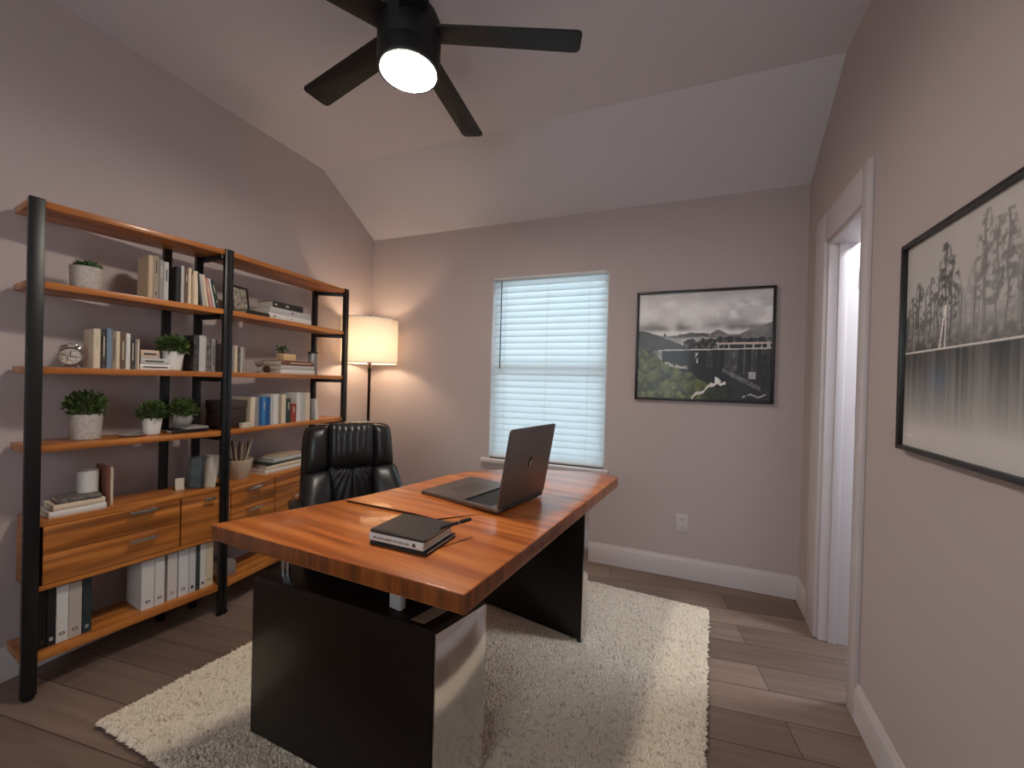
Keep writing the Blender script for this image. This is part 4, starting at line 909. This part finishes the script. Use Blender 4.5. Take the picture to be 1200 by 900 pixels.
def art_valley(nx=340, ny=250):
    X, Y = np.meshgrid(np.linspace(0, 1, nx), np.linspace(0, 1, ny)); Im = np.zeros((ny, nx, 3))
    cl = vnoise(nx, ny, 4, 5, 5, 3); c2 = vnoise(nx, ny, 7, 9, 5, 51); fine = vnoise(nx, ny, 110, 80, 2, 52)-.5
    def put(mask, col):
        col = np.asarray(col, float)
        if col.ndim == 1: Im[mask] = col+fine[mask][:, None]*24
        else: Im[mask] = col[mask]
    def g_(a, tint=(1, .985, .98)): return a[..., None]*np.array(tint)
    puff = np.clip((c2-.50)*5, 0, 1)*np.exp(-((Y-.82)/.12)**2)
    sky = 178+60*(cl-.45)+40*puff-30*np.clip(Y-.86, 0, 1)*3
    band = np.exp(-((Y-.665)/.03)**2)*np.clip((vnoise(nx, ny, 5, 4, 4, 53)-.36)*5, 0, 1); sky = sky*(1-.34*band)
    for cx, cy, wx, wy in ((.12, .70, .09, .035), (.33, .69, .035, .045), (.72, .72, .13, .035), (.6, .69, .08, .02)): sky = sky*(1-.20*np.exp(-((X-cx)/wx)**2-((Y-cy)/wy)**2))
    sky = sky+16*np.exp(-((Y-.625)/.02)**2); Im[:] = g_(sky)
    h1 = .59+.03*n1(X, 9, 1)+.05*np.exp(-((X-.62)/.055)**2)+.03*np.exp(-((X-.42)/.05)**2)+.10*np.clip((X-.78)/.22, 0, 1)**.8
    put(Y < h1, g_(70+70*vnoise(nx, ny, 16, 14, 4, 5)))
    h2 = .565+.03*n1(X, 6, 7)-.04*np.clip((X-.5)/.3, 0, 1); put((Y < h2-.01) & (X > .18), g_(112+70*vnoise(nx, ny, 18, 14, 4, 6)))
    put((Y < h2+.03) & (Y > h2+.0) & (X > .2) & (X < .55) & (n1(X, 14, 54) > .5), g_(62+20*cl))
    h3 = .645-.40*np.clip(X-.02, 0, 1)+.02*n1(X, 12, 9)-.1*np.clip(X-.25, 0, 1); put((Y < h3) & (X < .42), g_(40+34*vnoise(nx, ny, 12, 10, 4, 8)))
    tn = vnoise(nx, ny, 60, 40, 3, 12); put((Y < .535+.03*n1(X, 30, 4)+.02*(X > .5)) & (X > .36), g_(30+190*np.clip(tn-.42, 0, 1)))
    wat = 22+26*np.clip(vnoise(nx, ny, 5, 26, 4, 13)-.25, 0, 1)+50*np.clip(vnoise(nx, ny, 30, 60, 2, 55)-.66, 0, 1); put(Y < .455, g_(wat))
    put((Y > .497+.014*X) & (Y < .516+.014*X) & (X > .60+.8*np.clip(.53-Y, 0, 1)), (172, 152, 144)); put((Y > .464) & (Y < .497+.014*X) & (X > .62), g_(34+120*(n1(X, 80, 15) > .66)*(vnoise(nx, ny, 60, 8, 2, 56) > .5)))
    dk = .448+.02*X
    low = .30-.05*np.sin((X-.5)*6)-.17*np.clip(X-.68, 0, 1)+.05*n1(X, 26, 57)
    wall = (X > .46) & (Y < dk) & (Y > low)
    vs = n1(X, 38, 16)*.55+n1(X, 90, 58)*.45; rough_ = vnoise(nx, ny, 60, 16, 4, 17)
    pier = 18+200*np.clip(vs-.36, 0, 1)*np.clip(rough_+.15, 0, 1)*(.35+.65*np.clip((X-.45)*4, 0, 1)); put(wall, g_(pier))
    put((X > .90) & (Y < dk-.05) & (Y > .12), g_(22+50*np.clip(rough_-.4, 0, 1))); put((np.abs(Y-dk-.004) < .0055) & (X > .16), (176, 170, 166))
    put((X > .165) & (X < .195) & (Y > .345) & (Y < .45), g_(120+70*(rough_-.4))); put((X > .12) & (X < .165) & (Y > .38) & (Y < .45), g_(66+60*rough_)); put((X > .455) & (X < .475) & (Y > .335) & (Y < .43) & (rough_ > .4), (172, 168, 164))
    put((X > .845) & (X < .895) & (Y < .26) & (Y > .195), g_(130+60*(rough_-.4)))
    bl_ = .30-.62*(X-.62); put((np.abs(Y-bl_) < .022) & (X > .66) & (X < .93), g_(46+70*vnoise(nx, ny, 60, 60, 2, 19)))
    put((np.abs(Y-.045-.012*np.sin(X*60)) < .008) & (X > .80) & (X < .97) & (fine > -.1), (150, 146, 142))
    tr = .47-.66*X+.05*n1(X, 16, 21)+.03*n1(X, 40, 22); mk = (Y < tr) & (X < .57)
    crown = np.zeros_like(X); rr = np.random.RandomState(60)
    for q in range(170):
        cx, cy = rr.uniform(-.02, .56), rr.uniform(-.04, .5); rad = .030+.045*rr.rand()
        dd = ((X-cx)**2+((Y-cy)*.9)**2)**.5/rad; m_ = dd < 1
        sh = np.clip(1.0-dd*.75+ (Y-cy)/rad*.45, 0, 1.2); crown = np.where(m_, sh*(.6+.4*rr.rand()), crown)
    tv = crown*.75+.5*(vnoise(nx, ny, 70, 60, 2, 23)-.35); sh_ = np.clip(tv, 0, 1); put(mk, np.stack([34+88*sh_, 40+88*sh_, 24+44*sh_], -1))
    put((Y < .085+.05*n1(X, 12, 25)) & (X > .5) & (X < .70), np.stack([36+40*tv, 40+42*tv, 28+22*tv], -1))
    pc = .015+(X-.44)*.80+.012*np.sin(X*70); put((np.abs(Y-pc) < .014) & (X > .43) & (X < .60), (180, 174, 168)); put((np.abs(Y-.135-.03*n1(X, 40, 27)) < .014) & (X > .57) & (X < .685), (186, 182, 178)); put((X > .605) & (X < .65) & (Y > .14) & (Y < .21) & (vnoise(nx, ny, 46, 40, 2, 28) > .47), (196, 192, 188))
    pl = .33-.27*(X-.2)+.02*n1(X, 30, 61); put((np.abs(Y-pl) < .016) & (X > .22) & (X < .40) & (vnoise(nx, ny, 60, 50, 2, 29) > .5), (150, 148, 138))
    return Im
def art_trees(nx=300, ny=230):
    X, Y = np.meshgrid(np.linspace(0, 1, nx), np.linspace(0, 1, ny)); base = 150+18*(vnoise(nx, ny, 3, 4, 4, 31)-.5)-14*(1-Y)*0
    wl = .465; I = base.copy(); I = np.where(Y < wl, 118+42*np.clip((wl-Y)/.40, 0, 1)+10*(vnoise(nx, ny, 3, 3, 3, 32)-.5), I)
    rr = np.random.RandomState(41)
    trees = []
    for x, top, dens, k in ((.02, .66, .8, 1), (.05, .74, .95, 1), (.09, .80, 1, 1), (.13, .72, .8, 1), (.165, .80, .85, 1), (.21, .78, .9, 1), (.25, .93, 1.1, 1), (.285, .86, 1, 1), (.33, .70, .5, .6), (.40, .80, .35, .8), (.44, .97, .6, 1), (.49, .92, .55, 1), (.53, .93, .6, 1), (.57, .78, .4, .8), (.62, .88, .8, 1), (.66, .95, .9, 1), (.71, .84, .7, 1), (.76, .93, .9, 1), (.81, .80, .7, 1), (.86, .9, .95, 1), (.91, .84, .8, 1), (.96, .92, .9, 1)):
        trees.append((x, top, dens, k))
    nz = vnoise(nx, ny, 46, 40, 3, 33); nz2 = vnoise(nx, ny, 64, 52, 3, 63); D_ = np.zeros_like(I)
    for x, top, dens, k in trees:
        span = top-wl; wob = .004*np.sin(Y*30+x*50); trunk = np.exp(-((X-x-wob)/.0042)**2)*(Y > wl)*(Y < top)
        D_ = np.maximum(D_, trunk*96*dens)
        cw = .044*(.4+.9*np.sin(np.clip((top-Y)/span, 0, 1)*PI*.9)); cr = np.clip(1-((X-x)/cw)**2, 0, 1)*(Y < top)*(Y > wl+span*.30)
        D_ = np.maximum(D_, cr**.5*82*dens*np.clip((nz2-.40)*5, 0, 1)*k)
    for q in range(60):
        x = rr.rand(); top = wl+.1+.22*rr.rand(); D_ = np.maximum(D_, np.exp(-((X-x)/.003)**2)*(Y > wl)*(Y < top)*(30+40*rr.rand()))
    D_ = np.maximum(D_, np.clip(1-(Y-wl)/(.13+.07*n1(X, 14, 36)), 0, 1)*(Y > wl)*92*np.clip(nz*1.7, 0, 1)*np.where(X < .3, 1, .8))
    I = I-D_
    # reflection: vertical streaks
    st = n1(X, 70, 44)*.6+n1(X, 160, 45)*.4; dep = np.clip(1-(wl-Y)/.36, 0, 1)
    I = np.where(Y < wl, I-dep**.8*(26+74*st*(.5+.5*n1(X, 9, 46)))*(.75+.5*vnoise(nx, ny, 60, 5, 2, 47)), I)
    I = np.clip(I, 14, 235); Im = I[..., None]*np.array((1, .975, .96))
    Im[(np.abs(Y-wl) < .005)] = (176, 172, 168)
    bl2 = np.exp(-((X-.22)/.05)**2-((Y-.33)/.07)**2)[..., None]; Im += bl2*np.array((-6, 4, 16))
    wh = (((np.abs(X-.225-.15*(Y-wl)) < .004) | (np.abs(X-.255) < .004)) & (Y > wl) & (Y < wl+.19)); Im[wh] = (186, 182, 178)
    Im[(np.abs(Y-.052) < .003) & (X > .03) & (X < .075)] = (205, 200, 196)
    return Im
def picture(loc, rotz, w, h, fw, fd, im, name, label):
    """hangs on a wall; local -y faces the room, origin at the lower left of the frame back"""
    r = thing('framed_print', label, 'framed print', loc, rotz)
    bm = NB()
    for a in ((0, fw, 0, h), (w-fw, w, 0, h), (fw, w-fw, 0, fw), (fw, w-fw, h-fw, h)): box(bm, a[0], a[1], -fd, -.001, a[2], a[3], bev=.002)
    obj('frame', bm, mat('print_frame', (30, 26, 25), .35), r)
    bm = NB(); box(bm, fw*.8, w-fw*.8, -fd*.45, -.002, fw*.8, h-fw*.8); obj('backing_board', bm, M_key, r, smooth=False)
    ny, nx = im.shape[:2]; x = np.linspace(fw, w-fw, nx); z = np.linspace(fw, h-fw, ny); XX, ZZ = np.meshgrid(x, z)
    V = np.stack([XX.ravel(), np.full(nx*ny, -fd*.45-.0008), ZZ.ravel()], 1); i = np.arange(nx*ny).reshape(ny, nx)
    F = np.stack([i[:-1, :-1].ravel(), i[:-1, 1:].ravel(), i[1:, 1:].ravel(), i[1:, :-1].ravel()], 1)
    m = bpy.data.materials.new(name); m.use_nodes = True; b = m.node_tree.nodes['Principled BSDF']; b.inputs['Roughness'].default_value = .45; b.inputs['Coat Weight'].default_value = .35; b.inputs['Coat Roughness'].default_value = .12
    at = m.node_tree.nodes.new('ShaderNodeAttribute'); at.attribute_name = 'print'; m.node_tree.links.new(at.outputs['Color'], b.inputs['Base Color'])
    o = obj('print', (V.tolist(), [], F.tolist()), m, r, smooth=None)
    c = np.clip(im, 0, 255).reshape(-1, 3)/255; c = np.where(c <= .04045, c/12.92, ((c+.055)/1.055)**2.4)
    ca = o.data.color_attributes.new('print', 'FLOAT_COLOR', 'POINT'); ca.data.foreach_set('color', np.concatenate([c, np.ones((len(c), 1))], 1).astype(np.float32).ravel())
    return r
picture((-.2099, D, 1.1529), 0, .8035, .7174, .016, .028, np.clip(art_valley()*1.30, 0, 255), 'valley_print', 'framed black and white valley landscape with green trees, on the back wall')
aw = math.atan2(-1, -RA)   # direction along the right wall toward the viewer
picture((rx(1.592), 1.592, 1.0745), aw, .84, .6235, .014, .026, np.clip(art_trees()*1.36, 0, 255), 'lake_print', 'large framed misty lake and bare trees print on the right wall beside the door')
